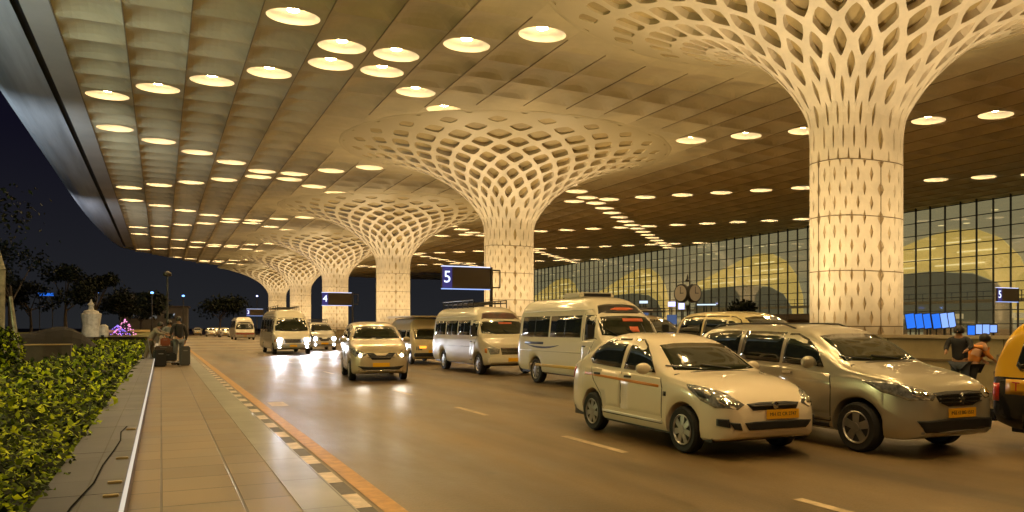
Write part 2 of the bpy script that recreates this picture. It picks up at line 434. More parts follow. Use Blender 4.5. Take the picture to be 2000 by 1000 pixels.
# smooth outer soffit, open slot, and upturned metal edge
XL = X0+CELL*xi0
M_edge = mat('edge metal', (0.62, 0.65, 0.66), 0.30, metal=0.12, noise=0.45, nscale=0.9, stretch=(0.9, 0.05, 1))
b = MB()
ys = list(range(-30, 151, 6))
prof = [(XL-0.04, ZC-0.01), (-4.9, ZC-0.03), (-5.62, ZC-0.05)]
def strip(prof, y_end):
    for y0_, y1_ in zip(ys, ys[1:]):
        for (xa, za), (xb, zb_) in zip(prof, prof[1:]):
            b.quad((xa, y0_, za), (xb, y0_, zb_), (xb, min(y1_, y_end), zb_), (xa, min(y1_, y_end), za))
strip(prof, 150)
o = b.build('outer_soffit', mat('outer soffit', (0.48, 0.46, 0.40), 0.45, noise=0.15, nscale=0.3), canopy, smooth=True); o.location = (-30, -80, -ZC)
b = MB(); prof = [(-5.98, ZC-0.05), (-6.9, ZC-0.06), (-7.9, ZC-0.02), (-8.6, ZC+0.15), (-9.1, ZC+0.55), (-9.25, ZC+1.1), (-9.0, ZC+1.8)]
def fx(x, y):
    f = 1 if y < 96 else math.sqrt(max(0, 1-((y-96)/58)**2))
    return -5.98+(x+5.98)*max(0.03, f)
ysf = list(range(-30, 96, 6))+list(range(96, 155, 3))
for y0_, y1_ in zip(ysf, ysf[1:]):
    for (xa, za), (xb, zb_) in zip(prof, prof[1:]):
        b.quad((fx(xa, y0_), y0_, za), (fx(xb, y0_), y0_, zb_), (fx(xb, y1_), y1_, zb_), (fx(xa, y1_), y1_, za))
o = b.build('fascia', M_edge, canopy, smooth=True); o.location = (-30, -80, -ZC)
b = MB(); b.box(-6.0, -5.6, -30, 150, ZC+0.10, ZC+0.5); o = b.build('slot', M_dark, canopy); o.location = (-30, -80, -ZC)
b = MB(); b.box(-9.0, 90, -64, 96, ZC+1.8, ZC+2.2); b.box(-6.0, 90, 96.01, 150, ZC+1.8, ZC+2.2); b.poly([(fx(-9.0, y_), y_, ZC+1.85) for y_ in range(96, 151, 3)]+[(-5.99, 150, ZC+1.85), (-5.99, 96, ZC+1.85)])
b.poly([(-5.9, 150.01, ZC+1.9), (90, 150.01, ZC+1.9), (90, 219, ZC+1.9), (52, 216, ZC+1.9), (30, 206, ZC+1.9), (14, 190, ZC+1.9), (1.5, 171, ZC+1.9)])
o = b.build('roof_deck', M_dark, canopy); o.location = (-30, -80, -ZC)
# rolled far edge
b = MB(); xs_ = [-6.0+3*k for k in range(0, 33)]
for xa, xb in zip(xs_, xs_[1:]):
    pr = lambda x: [(x, yfar(x)-CELL*1.2, ZC+0.0), (x, yfar(x), ZC+0.1), (x, yfar(x)+1.2, ZC+0.6), (x, yfar(x)+1.4, ZC+1.9)]
    A, B_ = pr(xa), pr(xb)
    for k in range(3): b.quad(A[k], B_[k], B_[k+1], A[k+1])
o = b.build('end_fascia', M_sof, canopy, smooth=True); o.location = (-30, -80, -ZC)

# ---- recessed ceiling lights
M_cup = mat('ceiling light reflector', (0.17, 0.15, 0.105), 0.5, emit=(1.0, 0.80, 0.50), estr=0.42)  # reflector's own glow stands for the lamp light it catches
M_lamp = emis('ceiling lamp', (1.0, 0.67, 0.28), 340)
def ceiling_light():
    r = empty('ceiling_light', (0, 0, ZC), 0, 'oval recessed light glowing warm white in the coffered soffit', 'ceiling light', 'recessed lights in diagonal rows across the soffit')
    b = MB(); K = 24; n0 = 0
    for (f, h) in ((1.0, 0.03), (0.97, 0.25), (0.86, 0.50), (0.55, 0.68), (0.0, 0.72)):
        for k in range(K):
            t = 2*math.pi*k/K; b.v.append((LR*1.12*f*math.cos(t), LR*0.88*f*math.sin(t), h))
    for a in range(4):
        for k in range(K):
            k2 = (k+1) % K; b.f.append((a*K+k, (a+1)*K+k, (a+1)*K+k2, a*K+k2))
    b.build('reflector', M_cup, r, smooth=True)
    b = MB(); b.lathe([(0.27, 0.33), (0.27, 0.36)], 16); b.build('lamp', M_lamp, r)
    return r
lights.sort(key=lambda p: math.hypot(p[0], p[1]))
ORD = ['first', 'second', 'third', 'fourth', 'fifth', 'sixth', 'seventh', 'eighth', 'ninth', 'tenth', 'eleventh', 'twelfth']
LLAB = {}
for sg, c0, txt in ((1, 50.15, 'nearest row slanting up to the right'), (1, 84.15, 'second row slanting up to the right'), (-1, 30.65, 'nearest row slanting down to the right'), (-1, 64.65, 'second row slanting down to the right')):
    row = sorted([p for p in lights if abs((p[1]+sg*p[0])-c0) < 0.4 and p[0] < 24 and (p[1] > 25)])
    for q, p in enumerate(row[:12]): LLAB[p] = 'soffit light, %s from roof edge, %s' % (ORD[q], txt)
proto = ceiling_light(); KIDS[proto.name] = list(proto.children)
for k, (x, y) in enumerate(lights[:298]):
    o = proto if k == 0 else copy_tree(proto)
    o.location = (x, y, ZC)
    o['label'] = LLAB.get((x, y), 'oval warm light recessed in the soffit, far off or right of the columns')
print('LIGHTS', len(lights))

# ---- columns with lattice capitals
GP = [(9.2, 0.0), (9.9, 0.10), (10.6, 0.45), (11.3, 0.95), (12.1, 1.75), (12.9, 2.85), (13.7, 4.3), (14.4, 6.0), (15.0, 8.0), (15.45, 9.6), (15.78, 11.2)]
def col_sec(z):
    g_ = pchip(GP, z); return 2.05+g_, 1.15+0.9*g_, 2.6-0.6*min(1, g_/3)
def ring_pt(a, b_, n_, t):
    c_, s_ = math.cos(t), math.sin(t)
    return (a*math.copysign(abs(c_)**(2/n_), c_), b_*math.copysign(abs(s_)**(2/n_), s_))
def colpt(t, z, inset=0.0):
    a, b_, n_ = col_sec(z)
    # even spacing: warp the angle a little so that points do not bunch at the corners
    x, y = ring_pt(a, b_, n_, t)
    if inset:
        L = math.hypot(x, y); dz = (pchip(GP, z+0.1)-pchip(GP, z-0.1))/0.2
        k = 1/math.sqrt(1+dz*dz)
        x -= x/L*inset*k; y -= y/L*inset*k; z += inset*(dz*k)
    return (x, y, z)
def lattice(rows, N, open_, depth, solid_bottom=False, ogee=1.25):
    """rows: list of z at half steps. Returns rib mesh and recess mesh."""
    ribs = MB(); rec = MB()
    K = 16
    for k in range(len(rows)-0):
        for i in range(N):
            ctop = k == len(rows)-1
            tc_ = (i+0.5*(k % 2))*2*math.pi/N; dt = math.pi/N
            zt = rows[min(k+1, len(rows)-1)]; zb_ = rows[k-1] if k > 0 else rows[0]; zm = rows[k]
            if k == 0: zb_ = rows[0]
            op = open_(zm)
            outer = []; inner = []; deep = []
            for q in range(K):
                f = 2*math.pi*q/K; c_, s_ = math.cos(f), math.sin(f)
                L = 1/(abs(c_)+abs(s_)); du, dv = c_*L, s_*L
                z = zm+(dv*(zt-zm) if dv > 0 else dv*(zm-zb_))
                if k == 0 and dv < 0: z = rows[0]
                if ctop and dv > 0: z = rows[-1]
                outer.append(colpt(tc_+du*dt, z))
                e_ = ogee
                L2 = 1/((abs(c_)**e_+abs(s_)**e_)**(1/e_)); du, dv = c_*L2*op[0], s_*L2*op[1]
                z = zm+(dv*(zt-zm) if dv > 0 else dv*(zm-zb_))
                if k == 0: z = max(z, rows[0]+0.02)
                if ctop: z = min(z, rows[-1]-0.02)
                inner.append(colpt(tc_+du*dt, z)); deep.append(colpt(tc_+du*dt*0.94, z, depth(zm)))
            n = len(ribs.v); ribs.v += outer+inner+deep
            for q in range(K):
                q2 = (q+1) % K
                ribs.f.append((n+q, n+q2, n+K+q2, n+K+q)); ribs.f.append((n+K+q, n+K+q2, n+2*K+q2, n+2*K+q))
            n2 = len(rec.v); rec.v += deep; rec.f.append(tuple(range(n2, n2+K)))
    return ribs, rec
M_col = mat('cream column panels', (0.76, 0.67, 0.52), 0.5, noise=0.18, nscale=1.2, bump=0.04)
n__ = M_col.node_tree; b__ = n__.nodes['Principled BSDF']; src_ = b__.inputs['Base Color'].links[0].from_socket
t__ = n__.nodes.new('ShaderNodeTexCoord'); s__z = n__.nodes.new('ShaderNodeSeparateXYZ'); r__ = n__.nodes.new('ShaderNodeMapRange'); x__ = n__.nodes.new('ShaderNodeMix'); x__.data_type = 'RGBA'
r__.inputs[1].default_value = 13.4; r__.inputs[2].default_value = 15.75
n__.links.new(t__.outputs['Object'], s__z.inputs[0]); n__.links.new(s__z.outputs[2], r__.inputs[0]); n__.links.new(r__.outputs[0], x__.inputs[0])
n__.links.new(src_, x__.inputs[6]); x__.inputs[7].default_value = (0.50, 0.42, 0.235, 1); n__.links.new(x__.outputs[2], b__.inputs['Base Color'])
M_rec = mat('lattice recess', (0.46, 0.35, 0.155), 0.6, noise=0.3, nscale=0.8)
M_cjoint = mat('column joint', (0.18, 0.13, 0.07), 0.7)
sh_rows = [0.30+1.075*k*0.5*2*0.5*1.0 for k in range(0, 18)]
sh_rows = [0.30+ (8.1-0.30)*k/14 for k in range(15)]
s_r, s_c = lattice(sh_rows, 20, lambda z: (0.27, 0.50), lambda z: 0.06, ogee=1.05)
cap_rows = [8.1]
z = 8.1
ARC = [(8.1, 0)]
zz = 8.1
while zz < 15.77:
    z2 = zz+0.02; ds = math.hypot(0.02, pchip(GP, z2)-pchip(GP, zz)); ARC.append((z2, ARC[-1][1]+ds)); zz = z2
tot = ARC[-1][1]; nrow = 15
for k in range(1, nrow+1):
    f = k/nrow; tgt = tot*(0.88*f+0.12*f**2)
    cap_rows.append(min(ARC, key=lambda p: abs(p[1]-tgt))[0])
def cop(z):
    g_ = pchip(GP, z); f = min(1, g_/2.2)
    e_ = min(1, max(0.0, (15.76-z)/0.75)); f2 = 0.30+0.70*e_**0.6
    return ((0.22+0.42*f)*f2, (0.52+0.16*f)*f2)
c_r, c_c = lattice(cap_rows, 22, cop, lambda z: (0.09+0.20*min(1, pchip(GP, z)/2.0))*min(1, max(0.10, (15.76-z)/1.3)), ogee=1.3)
def collar():
    b = MB(); K = 72
    for (f, dz) in ((0.985, -0.012), (1.00, -0.010), (1.015, -0.004), (1.02, 0.05)):
        for k in range(K):
            x, y = ring_pt(2.05+11.2, 1.15+10.08, 2.0, 2*math.pi*k/K); b.v.append((x*f, y*f, ZC+dz))
    for a in range(3):
        for k in range(K):
            k2 = (k+1) % K; b.f.append((a*K+k, a*K+k2, (a+1)*K+k2, (a+1)*K+k))
    return b
def shaft_mesh():
    b = MB(); b.v += s_r.v; b.f += s_r.f; return b
def column():
    r = empty('column', (0, 0, 0))
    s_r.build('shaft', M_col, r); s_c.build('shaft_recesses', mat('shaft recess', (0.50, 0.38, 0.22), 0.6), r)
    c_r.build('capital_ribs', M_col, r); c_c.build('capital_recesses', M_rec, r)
    collar().build('capital_collar', M_sof, r, smooth=True)
    b = MB(); K = 64
    for zr in (1.65, 3.8, 5.93, 8.1):
        n = len(b.v)
        for (o_, h) in ((0.012, -0.018), (0.012, 0.018)):
            a, b_, n_ = col_sec(zr)
            for k in range(K): x, y = ring_pt(a+o_, b_+o_, n_, 2*math.pi*k/K); b.v.append((x, y, zr+h))
        for k in range(K):
            k2 = (k+1) % K; b.f.append((n+k, n+k2, n+K+k2, n+K+k))
    for t in (0, math.pi/2, math.pi, 1.5*math.pi):
        x, y = ring_pt(2.055, 1.155, 2.6, t); b.box(x-0.014, x+0.014, y-0.014, y+0.014, 0.3, 8.1)
    b.build('joint', M_cjoint, r)
    b = MB()
    K = 64; prof = [(0.16, 0.0), (0.16, 0.28), (0.02, 0.31)]
    for (o_, h) in prof:
        for k in range(K): x, y = ring_pt(2.05+o_, 1.15+o_, 2.6, 2*math.pi*k/K); b.v.append((x, y, h))
    for a in range(2):
        for k in range(K):
            k2 = (k+1) % K; b.f.append((a*K+k, a*K+k2, (a+1)*K+k2, (a+1)*K+k))
    b.build('plinth', mat('column plinth', (0.35, 0.28, 0.18), 0.6, noise=0.2), r)
    return r
clab = ['nearest column, tall cream lattice column flaring into the roof behind the silver minivan',
        'second nearest lattice column, behind the two parked minibuses',
        'third lattice column from the camera, behind the oncoming people carrier',
        'fourth lattice column from the camera, half hidden behind a hanging bay sign',
        'fifth lattice column from the camera, rising behind the lit minibus',
        'farthest lattice column, at the dark end of the canopy']
pc = column(); KIDS[pc.name] = list(pc.children)
# flood uplights at each foot
def uplight(pos, aim, k):
    e_ = empty('uplight', pos, 0, None, None)
    b = MB(); b.lathe([(0.16, 0.0), (0.16, 0.05), (0.10, 0.08), (0.10, 0.22), (0.13, 0.25), (0.13, 0.27)], 14)
    b.build('housing', M_dark, e_)
    b = MB(); b.lathe([(0.11, 0.272), (0.11, 0.276)], 14); b.build('lens', emis('uplight lens', (1.0, 0.8, 0.5), 8), e_)
    ld = bpy.data.lights.new('uplight_spot', 'SPOT'); ld.energy = 3900; ld.color = (1.0, 0.74, 0.40); ld.spot_size = R(118); ld.spot_blend = 0.9; ld.shadow_soft_size = 0.10
    lo = bpy.data.objects.new('lamp', ld); COL.objects.link(lo); lo.parent = e_; lo.location = (0, 0, 0.33)
    d = Vector(aim)-Vector(pos); lo.rotation_euler = d.to_track_quat('-Z', 'Y').to_euler()
    return e_
wh = ['left', 'right', 'front', 'back']
cn = ['nearest', 'second', 'third', 'fourth', 'fifth', 'farthest']
for i, (cx, cy) in enumerate(COLS):
    o = pc if i == 0 else copy_tree(pc)
    o.location = (cx, cy, 0); tag(o, clab[i], 'column', 'lattice columns in a row under the canopy')
    for k, (dx, dy) in enumerate(((-7.2, -1.5), (7.2, 1.5), (1.5, -7.4), (-1.5, 7.4))):
        u = uplight((cx+dx, cy+dy, 0.01), (cx+dx*0.25, cy+dy*0.25, 12.5), k)
        tag(u, 'small black floodlight on the ground at the %s side of the %s lattice column' % (wh[k], cn[i]), 'floodlight', 'floodlights round the feet of the columns')

# ---- median barrier wall
b = MB(); bw = empty('median_wall', (17.2, 30, 0), 0, 'long low tan concrete barrier wall running in front of the columns', 'barrier wall')
b.box(-0.12, 0.12, -40, 75, 0.0, 1.34); b.build('wall', mat('tan concrete', (0.34, 0.27, 0.14), 0.7, noise=0.3, nscale=0.9, bump=0.1), bw)
b = MB(); b.box(-0.18, 0.18, -40, 75, 1.343, 1.42); b.build('coping', mat('pale coping', (0.42, 0.34, 0.22), 0.6, noise=0.2), bw)
b = MB(); b.box(-0.15, -0.123, -40, 75, 0.80, 0.85)
for k in range(-40, 75, 3): b.box(-0.126, -0.1205, k, k+0.03, 0.02, 1.34)
b.build('groove_band', mat('dark band', (0.14, 0.10, 0.05), 0.7), bw)
b = MB(); b.box(-0.45, -0.20, -40, 75, 0.0, 0.16); b.build('kerb', mat('grey kerb', (0.2, 0.17, 0.12), 0.7), bw)

# ---- terminal facade
fac = empty('terminal_building', (83, 80, 0), 0, 'glass fronted terminal building with gridded curtain wall and modelled reflections of canopy arches', 'building')
FY0, FY1 = 30, 190
Mg = bpy.data.materials.new('curtain glass'); Mg.use_nodes = True; n_ = Mg.node_tree; n_.nodes.clear()
o1 = n_.nodes.new('ShaderNodeOutputMaterial'); mx = n_.nodes.new('ShaderNodeMixShader'); tr = n_.nodes.new('ShaderNodeBsdfTransparent'); gl = n_.nodes.new('ShaderNodeBsdfGlossy')
tr.inputs[0].default_value = (0.84, 0.82, 0.74, 1); gl.inputs['Roughness'].default_value = 0.03; mx.inputs[0].default_value = 0.22
n_.links.new(tr.outputs[0], mx.inputs[1]); n_.links.new(gl.outputs[0], mx.inputs[2]); n_.links.new(mx.outputs[0], o1.inputs[0])
b = MB(); b.box(0, 0.04, FY0-80, FY1-80, 0.5, ZC+1.5); b.build('glass', Mg, fac)
M_mul = mat('dark mullion', (0.02, 0.022, 0.02), 0.5)
mb_ = MB(); mb_.box(-0.10, 0.14, -0.045, 0.045, 0.5, ZC+1.5); m_me = mb_.mesh('mullion'); m_me.materials.append(M_mul)
y = FY0
while y < FY1:
    o = bpy.data.objects.new('mullion', m_me); COL.objects.link(o); o.parent = fac; o.location = (0, y-80, 0); y += 1.9
z = 0.5
while z < ZC+1:
    b = MB(); b.box(-0.07, -0.003, FY0-80, FY1-80, z-0.05, z+0.05); b.build('transom', M_mul, fac); z += 1.52
b = MB(); b.box(-0.3, 0.6, FY0-80, FY1-80, 0.0, 0.495); b.build('plinth', mat('dark plinth', (0.08, 0.07, 0.05), 0.6), fac)
M_hall = mat('hall wall', (0.30, 0.33, 0.25), 0.7, emit=(0.47, 0.43, 0.27), estr=0.85, noise=0.2, nscale=0.15)  # wall's own glow stands for the lighting of the hall
M_refl = mat('painted canopy reflection', (0.6, 0.5, 0.2), 0.6, emit=(1.0, 0.74, 0.22), estr=0.85, noise=0.3, nscale=0.3)  # glowing arch shapes stand in for the canopy reflected in the glass
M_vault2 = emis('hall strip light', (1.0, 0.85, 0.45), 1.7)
M_refl_dark = mat('painted dark reflection', (0.10, 0.11, 0.08), 0.7, emit=(0.42, 0.39, 0.24), estr=0.34, noise=0.3, nscale=0.2)  # dark shapes stand in for the night opening reflected below the canopy
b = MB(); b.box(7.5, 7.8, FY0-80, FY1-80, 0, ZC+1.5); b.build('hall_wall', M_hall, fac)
b = MB(); b.box(0.1, 7.49, FY0-80, FY1-80, -0.005, 0.3); b.build('hall_floor', mat('hall floor', (0.3, 0.27, 0.2), 0.3), fac)
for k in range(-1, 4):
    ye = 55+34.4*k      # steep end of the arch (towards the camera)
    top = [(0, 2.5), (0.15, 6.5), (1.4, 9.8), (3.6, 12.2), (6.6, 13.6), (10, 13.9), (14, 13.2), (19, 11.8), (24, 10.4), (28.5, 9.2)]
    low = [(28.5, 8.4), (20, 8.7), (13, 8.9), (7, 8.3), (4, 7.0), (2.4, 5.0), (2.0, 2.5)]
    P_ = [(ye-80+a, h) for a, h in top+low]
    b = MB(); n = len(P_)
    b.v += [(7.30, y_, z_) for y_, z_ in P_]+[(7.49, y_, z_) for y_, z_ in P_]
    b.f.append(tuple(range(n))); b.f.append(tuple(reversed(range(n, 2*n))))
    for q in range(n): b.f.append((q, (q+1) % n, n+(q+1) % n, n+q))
    b.build('arch_reflection', M_refl, fac)
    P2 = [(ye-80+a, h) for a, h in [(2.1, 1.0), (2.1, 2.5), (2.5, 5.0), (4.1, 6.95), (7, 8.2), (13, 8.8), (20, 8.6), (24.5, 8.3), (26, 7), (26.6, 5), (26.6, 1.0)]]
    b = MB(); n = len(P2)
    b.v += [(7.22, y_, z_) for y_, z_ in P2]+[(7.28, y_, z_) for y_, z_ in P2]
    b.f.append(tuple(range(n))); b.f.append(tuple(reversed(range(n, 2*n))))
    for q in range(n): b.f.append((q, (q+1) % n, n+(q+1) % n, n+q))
    b.build('arch_reflection_dark', M_refl_dark, fac)
    b = MB()
    for (a, c_, h) in ((6, 10.5, 12.2), (12, 15, 11.7), (4, 9, 10.9), (11, 17, 10.3), (19, 23, 10.2), (5.5, 12, 9.4), (15, 22, 9.4), (24, 27, 9.2)):
        b.box(7.15, 7.25, ye-80+a, ye-80+c_, h, h+0.16)
    b.build('strip_light', M_vault2, fac)

# cool white floodlight mast in the garden, washing the roof edge
def flood_mast(x, y, en, col, lab, h=6.0, aim=(-6, 45, ZC), size=0.5):
    r = empty('floodlight_mast', (x, y, 0), 0, lab, 'floodlight')
    b = MB(); b.tube((0, 0, 0), (0, 0, h), 0.08, 0.05); b.build('pole', M_metal, r)
    d = (Vector(aim)-Vector((x, y, h+0.3))).normalized()
    q = d.to_track_quat('Z', 'Y').to_matrix().to_4x4(); q.translation = Vector((0, 0, h+0.3))
    b = MB(); b.box(-0.3, 0.3, -0.25, 0.25, -0.2, 0.0, q); b.build('head', M_dark, r)
    b = MB(); b.box(-0.25, 0.25, -0.2, 0.2, 0.002, 0.01, q); b.build('lens', emis('cool flood lens', (0.8, 0.9, 1.0), 10), r)
    ld = bpy.data.lights.new('flood', 'SPOT'); ld.energy = en; ld.color = col; ld.spot_size = R(84); ld.spot_blend = 1.0; ld.shadow_soft_size = 0.3
    lo = bpy.data.objects.new('lamp', ld); COL.objects.link(lo); lo.parent = r; lo.location = Vector((0, 0, h+0.3))+d*0.1
    lo.rotation_euler = d.to_track_quat('-Z', 'Y').to_euler()
flood_mast(-16, 26, 12000, (0.72, 0.86, 1.0), 'tall floodlight mast in the garden left of the canopy, nearest the camera', aim=(-8.5, 40, ZC))
flood_mast(-16, 52, 12500, (0.74, 0.86, 1.0), 'tall floodlight mast in the garden left of the canopy, middle one', aim=(-8.5, 66, ZC))
flood_mast(-21, 92, 15000, (0.80, 0.84, 1.0), 'tall floodlight mast in the garden left of the canopy, farthest one', aim=(-8.0, 108, ZC))

# fittings of the lit departures hall seen through the glass
b = MB(); b.box(6.2, 7.1, FY0-80, FY1-80, 4.6, 5.0); b.build('gallery', mat('gallery edge', (0.25, 0.22, 0.14), 0.5, emit=(0.8, 0.6, 0.25), estr=0.12), fac)  # faint glow stands for hall light on the gallery edge
b = MB(); b.box(6.22, 6.26, FY0-80, FY1-80, 5.9, 5.96)
for k in range(0, 80): b.box(6.22, 6.26, FY0-80+k*2, FY0-80+k*2+0.05, 5.0, 5.9)
b.build('gallery_rail', M_dark, fac)
q = random.Random(3); y = FY0+3
while y < FY1-5:
    b = MB(); L_c = q.uniform(2.5, 5); b.box(3.0, 3.9, y-80, y-80+L_c, 0.305, 1.4); b.box(2.9, 4.0, y-80-0.1, y-80+L_c+0.1, 1.403, 1.46)
    b.build('counter', mat('counter', (0.3, 0.2, 0.1), 0.4, emit=(1, 0.7, 0.35), estr=0.10), fac)  # faint glow stands for hall light on the counter
    b = MB(); b.box(5.9, 6.0, y-80, y-80+L_c*0.8, 2.7, 3.3); b.build('lit_panel', emis('hall lit panel', (1.0, 0.80, 0.45), 0.8), fac); y += L_c+q.uniform(2, 6)
for k in range(0, 34):
    b = MB(); yy = FY0+2+k*4.7; xx = 1.5+(k*37 % 5); b.lathe([(0.35, 0), (0.35, 0.06)], 12, c=(xx, yy-80, 13.9+(k % 3)*0.4)); b.build('downlight', M_vault2, fac)

# ================================================================== VEHICLES
def paint(name, col, rough=0.22, metal=0.0):
    m = mat(name, col, rough, metal=metal, coat=0.75); m.node_tree.nodes['Principled BSDF'].inputs['Coat Roughness'].default_value = 0.045; return m
class Body:
    """car body lofted from stations; local frame: front at y=0, rear at y=L, x across, z up. Shifted so y centre = 0."""
    def __init__(s, L, W, zb, zs, zt, wheels, ra, wr, n_lo=2.6, n_hi=5.0, tumble=0.24, ds=0.05, sill_in=0.05):
        s.L = L; s.wheels = wheels; s.wr = wr
        st = set([0.0, L]); y = 0.0
        while y < L: st.add(round(y, 4)); y += ds
        for q in (0.006, 0.02, 0.035): st.add(q); st.add(L-q)
        for w in wheels:
            for k in range(-12, 13): st.add(round(w+ra*math.sin(k/12*math.pi/2), 4))
            st.add(round(w-ra-0.004, 4)); st.add(round(w+ra+0.004, 4))
        st = sorted(st); NU = 15
        V = []; F = []
        for y in st:
            w = pchip(W, y); b0 = pchip(zb, y); sh = pchip(zs, y); t = max(pchip(zt, y), sh+0.012)
            a0 = b0
            for c in wheels:
                if abs(y-c) < ra: a0 = max(a0, wr+math.sqrt(ra*ra-(y-c)**2))
            sh = max(sh, a0+0.06)
            h = t-sh; f = min(1, max(0, h/0.4)); nn = n_lo+(n_hi-n_lo)*f*f*(3-2*f)
            half = [(0, a0), (w*0.7, a0), (w-sill_in, a0+0.004)]
            for q, k in ((0.06, 0.995-sill_in*0.3), (0.22, 1.0), (0.45, 1.0), (0.68, 0.995), (0.86, 0.985), (0.95, 0.975)):
                half.append((w*k, a0+(sh-a0)*q))
            ws = w*0.962
            for k in range(NU+1):
                ph = math.pi/2*k/NU
                c_ = max(0, math.cos(ph))**(2/nn); s_ = math.sin(ph)**(2/nn)
                z = sh+h*s_
                x = ws*c_*(1-tumble*(z-sh)*min(1, h/0.3)) if k < NU else 0
                half.append((x, z))
            ring = [(x, y-L/2, z) for x, z in half]+[(-x, y-L/2, z) for x, z in reversed(half[1:-1])]
            V += ring
        n = len(ring)
        for i in range(len(st)-1):
            for k in range(n):
                k2 = (k+1) % n; F.append((i*n+k, i*n+k2, (i+1)*n+k2, (i+1)*n+k))
        F.append(tuple(range(n))); F.append(tuple(reversed(range((len(st)-1)*n, len(st)*n))))
        me = bpy.data.meshes.new('body'); me.from_pydata(V, [], F)
        b = bmesh.new(); b.from_mesh(me); bmesh.ops.remove_doubles(b, verts=b.verts, dist=1e-4)
        bmesh.ops.recalc_face_normals(b, faces=b.faces)
        for f in b.faces: f.smooth = True
        for e_ in b.edges:
            if len(e_.link_faces) == 2 and e_.calc_face_angle(0) > R(38): e_.smooth = False
        b.to_mesh(me); s.bvh = BVHTree.FromBMesh(b); b.free(); me.update()
        s.me = me
    def hit(s, p, d):
        d = Vector(d).normalized(); p = Vector(p)
        loc, nor, i, dist = s.bvh.ray_cast(p-d*6, d)
        return loc, nor
def decal(B, name, pts, d, m, parent, off=0.006, thick=0.012, cuts=3, smooth=True):
    """a panel cut to an outline and laid onto the body along direction d"""
    d = Vector(d).normalized()
    b = bmesh.new(); vs_ = [b.verts.new(p) for p in pts]
    for v in vs_:
        pass
    f = b.faces.new(vs_)
    bmesh.ops.triangulate(b, faces=[f], ngon_method='EAR_CLIP')
    if cuts: bmesh.ops.subdivide_edges(b, edges=b.edges[:], cuts=cuts, use_grid_fill=True)
    b.normal_update()
    inner = {}
    for v in b.verts[:]:
        loc, nor = B.hit(v.co, d)
        if loc is None:
            v.co = v.co; inner[v] = v.co+d*thick; continue
        if nor.dot(d) > 0: nor = -nor
        v.co = loc+nor*off; inner[v] = loc-nor*thick
    # rim
    be = [e_ for e_ in b.edges if len(e_.link_faces) == 1]
    mp = {}
    for e_ in be:
        for v in e_.verts:
            if v not in mp: mp[v] = b.verts.new(inner[v])
    for e_ in be:
        a, c_ = e_.verts
        try: b.faces.new((a, c_, mp[c_], mp[a]))
        except ValueError: pass
    bmesh.ops.recalc_face_normals(b, faces=b.faces)
    for f in b.faces: f.smooth = smooth
    me = bpy.data.meshes.new(name); b.to_mesh(me); b.free()
    me.update()
    o = meshobj(name, me, m, parent)
    # orient outwards
    return o
def side(pts, sx): return [(sx*0.9, y, z) for y, z in pts]
def sdir(sx): return (-sx, 0, 0)
def strip_pts(p, q, w):
    a = Vector(p); b_ = Vector(q); d = (b_-a).normalized(); n = Vector((-d.y, d.x))*w/2
    return [tuple(a-n), tuple(b_-n), tuple(b_+n), tuple(a+n)]
def wheel_mesh(r, w, spokes, steel=False):
    t = MB()
    t.lathe([(r*0.62, -w/2+0.015), (r*0.90, -w/2), (r*0.975, -w/2+0.025), (r, -w/2+0.05), (r, w/2-0.05), (r*0.975, w/2-0.025), (r*0.90, w/2), (r*0.62, w/2-0.015)], 36, axis='X')
    a = MB()   # outer face at -x
    a.lathe([(r*0.66, -w/2+0.004), (r*0.62, -w/2-0.004), (r*0.57, -w/2+0.02), (r*0.55, -w/2+0.07)], 30, axis='X')
    for k in range(spokes):
        t0 = 2*math.pi*k/spokes
        for dt in ((-0.13, 0.13) if not steel else (-0.05, 0.05)):
            pass
        M = Matrix.Rotation(t0, 4, 'X')
        wi = 0.032 if spokes > 6 else 0.045
        P = [(-w/2+0.000, -wi*0.9, r*0.10), (-w/2+0.000, wi*0.9, r*0.10), (-w/2+0.012, wi*1.25, r*0.58), (-w/2+0.012, -wi*1.25, r*0.58),
             (-w/2+0.06, -wi*0.9, r*0.10), (-w/2+0.06, wi*0.9, r*0.10), (-w/2+0.06, wi*1.25, r*0.58), (-w/2+0.06, -wi*1.25, r*0.58)]
        P = [tuple(M @ Vector(p)) for p in P]; n = len(a.v); a.v += P
        a.f += [tuple(n+i for i in q) for q in ((0, 1, 2, 3), (7, 6, 5, 4), (0, 4, 5, 1), (1, 5, 6, 2), (2, 6, 7, 3), (3, 7, 4, 0))]
    a.f = [f for f in a.f if len(f) < 20]
    a.lathe([(0.055, -w/2-0.006), (0.06, -w/2+0.05)], 14, axis='X')
    bk = MB(); bk.lathe([(r*0.56, -w/2+0.055), (0.001, -w/2+0.058)], 24, axis='X')  # dark disc stands for the shade behind the spokes
    return t.mesh('wheel'), a.mesh('rim'), bk.mesh('brake_shadow')
def add_wheels(root, B, track, w, spokes, rimm=None):
    t, a, bk = wheel_mesh(B.wr_, w, spokes)
    b = bmesh.new()
    for me, m in ((t, M_tyre), (a, rimm or M_rim), (bk, M_dark)):
        me.materials.append(m)
        b.from_mesh(me); bmesh.ops.recalc_face_normals(b, faces=b.faces)
        b.to_mesh(me); b.clear()
    b.free()
    for sx in (-1, 1):
        for yy in B.wheels:
            o = bpy.data.objects.new('wheel', t); COL.objects.link(o); o.parent = root
            o.location = (sx*(track/2), yy-B.L/2, B.wr_); o.rotation_euler = (0, 0, 0 if sx < 0 else math.pi)
            q = bpy.data.objects.new('rim', a); COL.objects.link(q); q.parent = o
            q = bpy.data.objects.new('wheel_shade', bk); COL.objects.link(q); q.parent = o
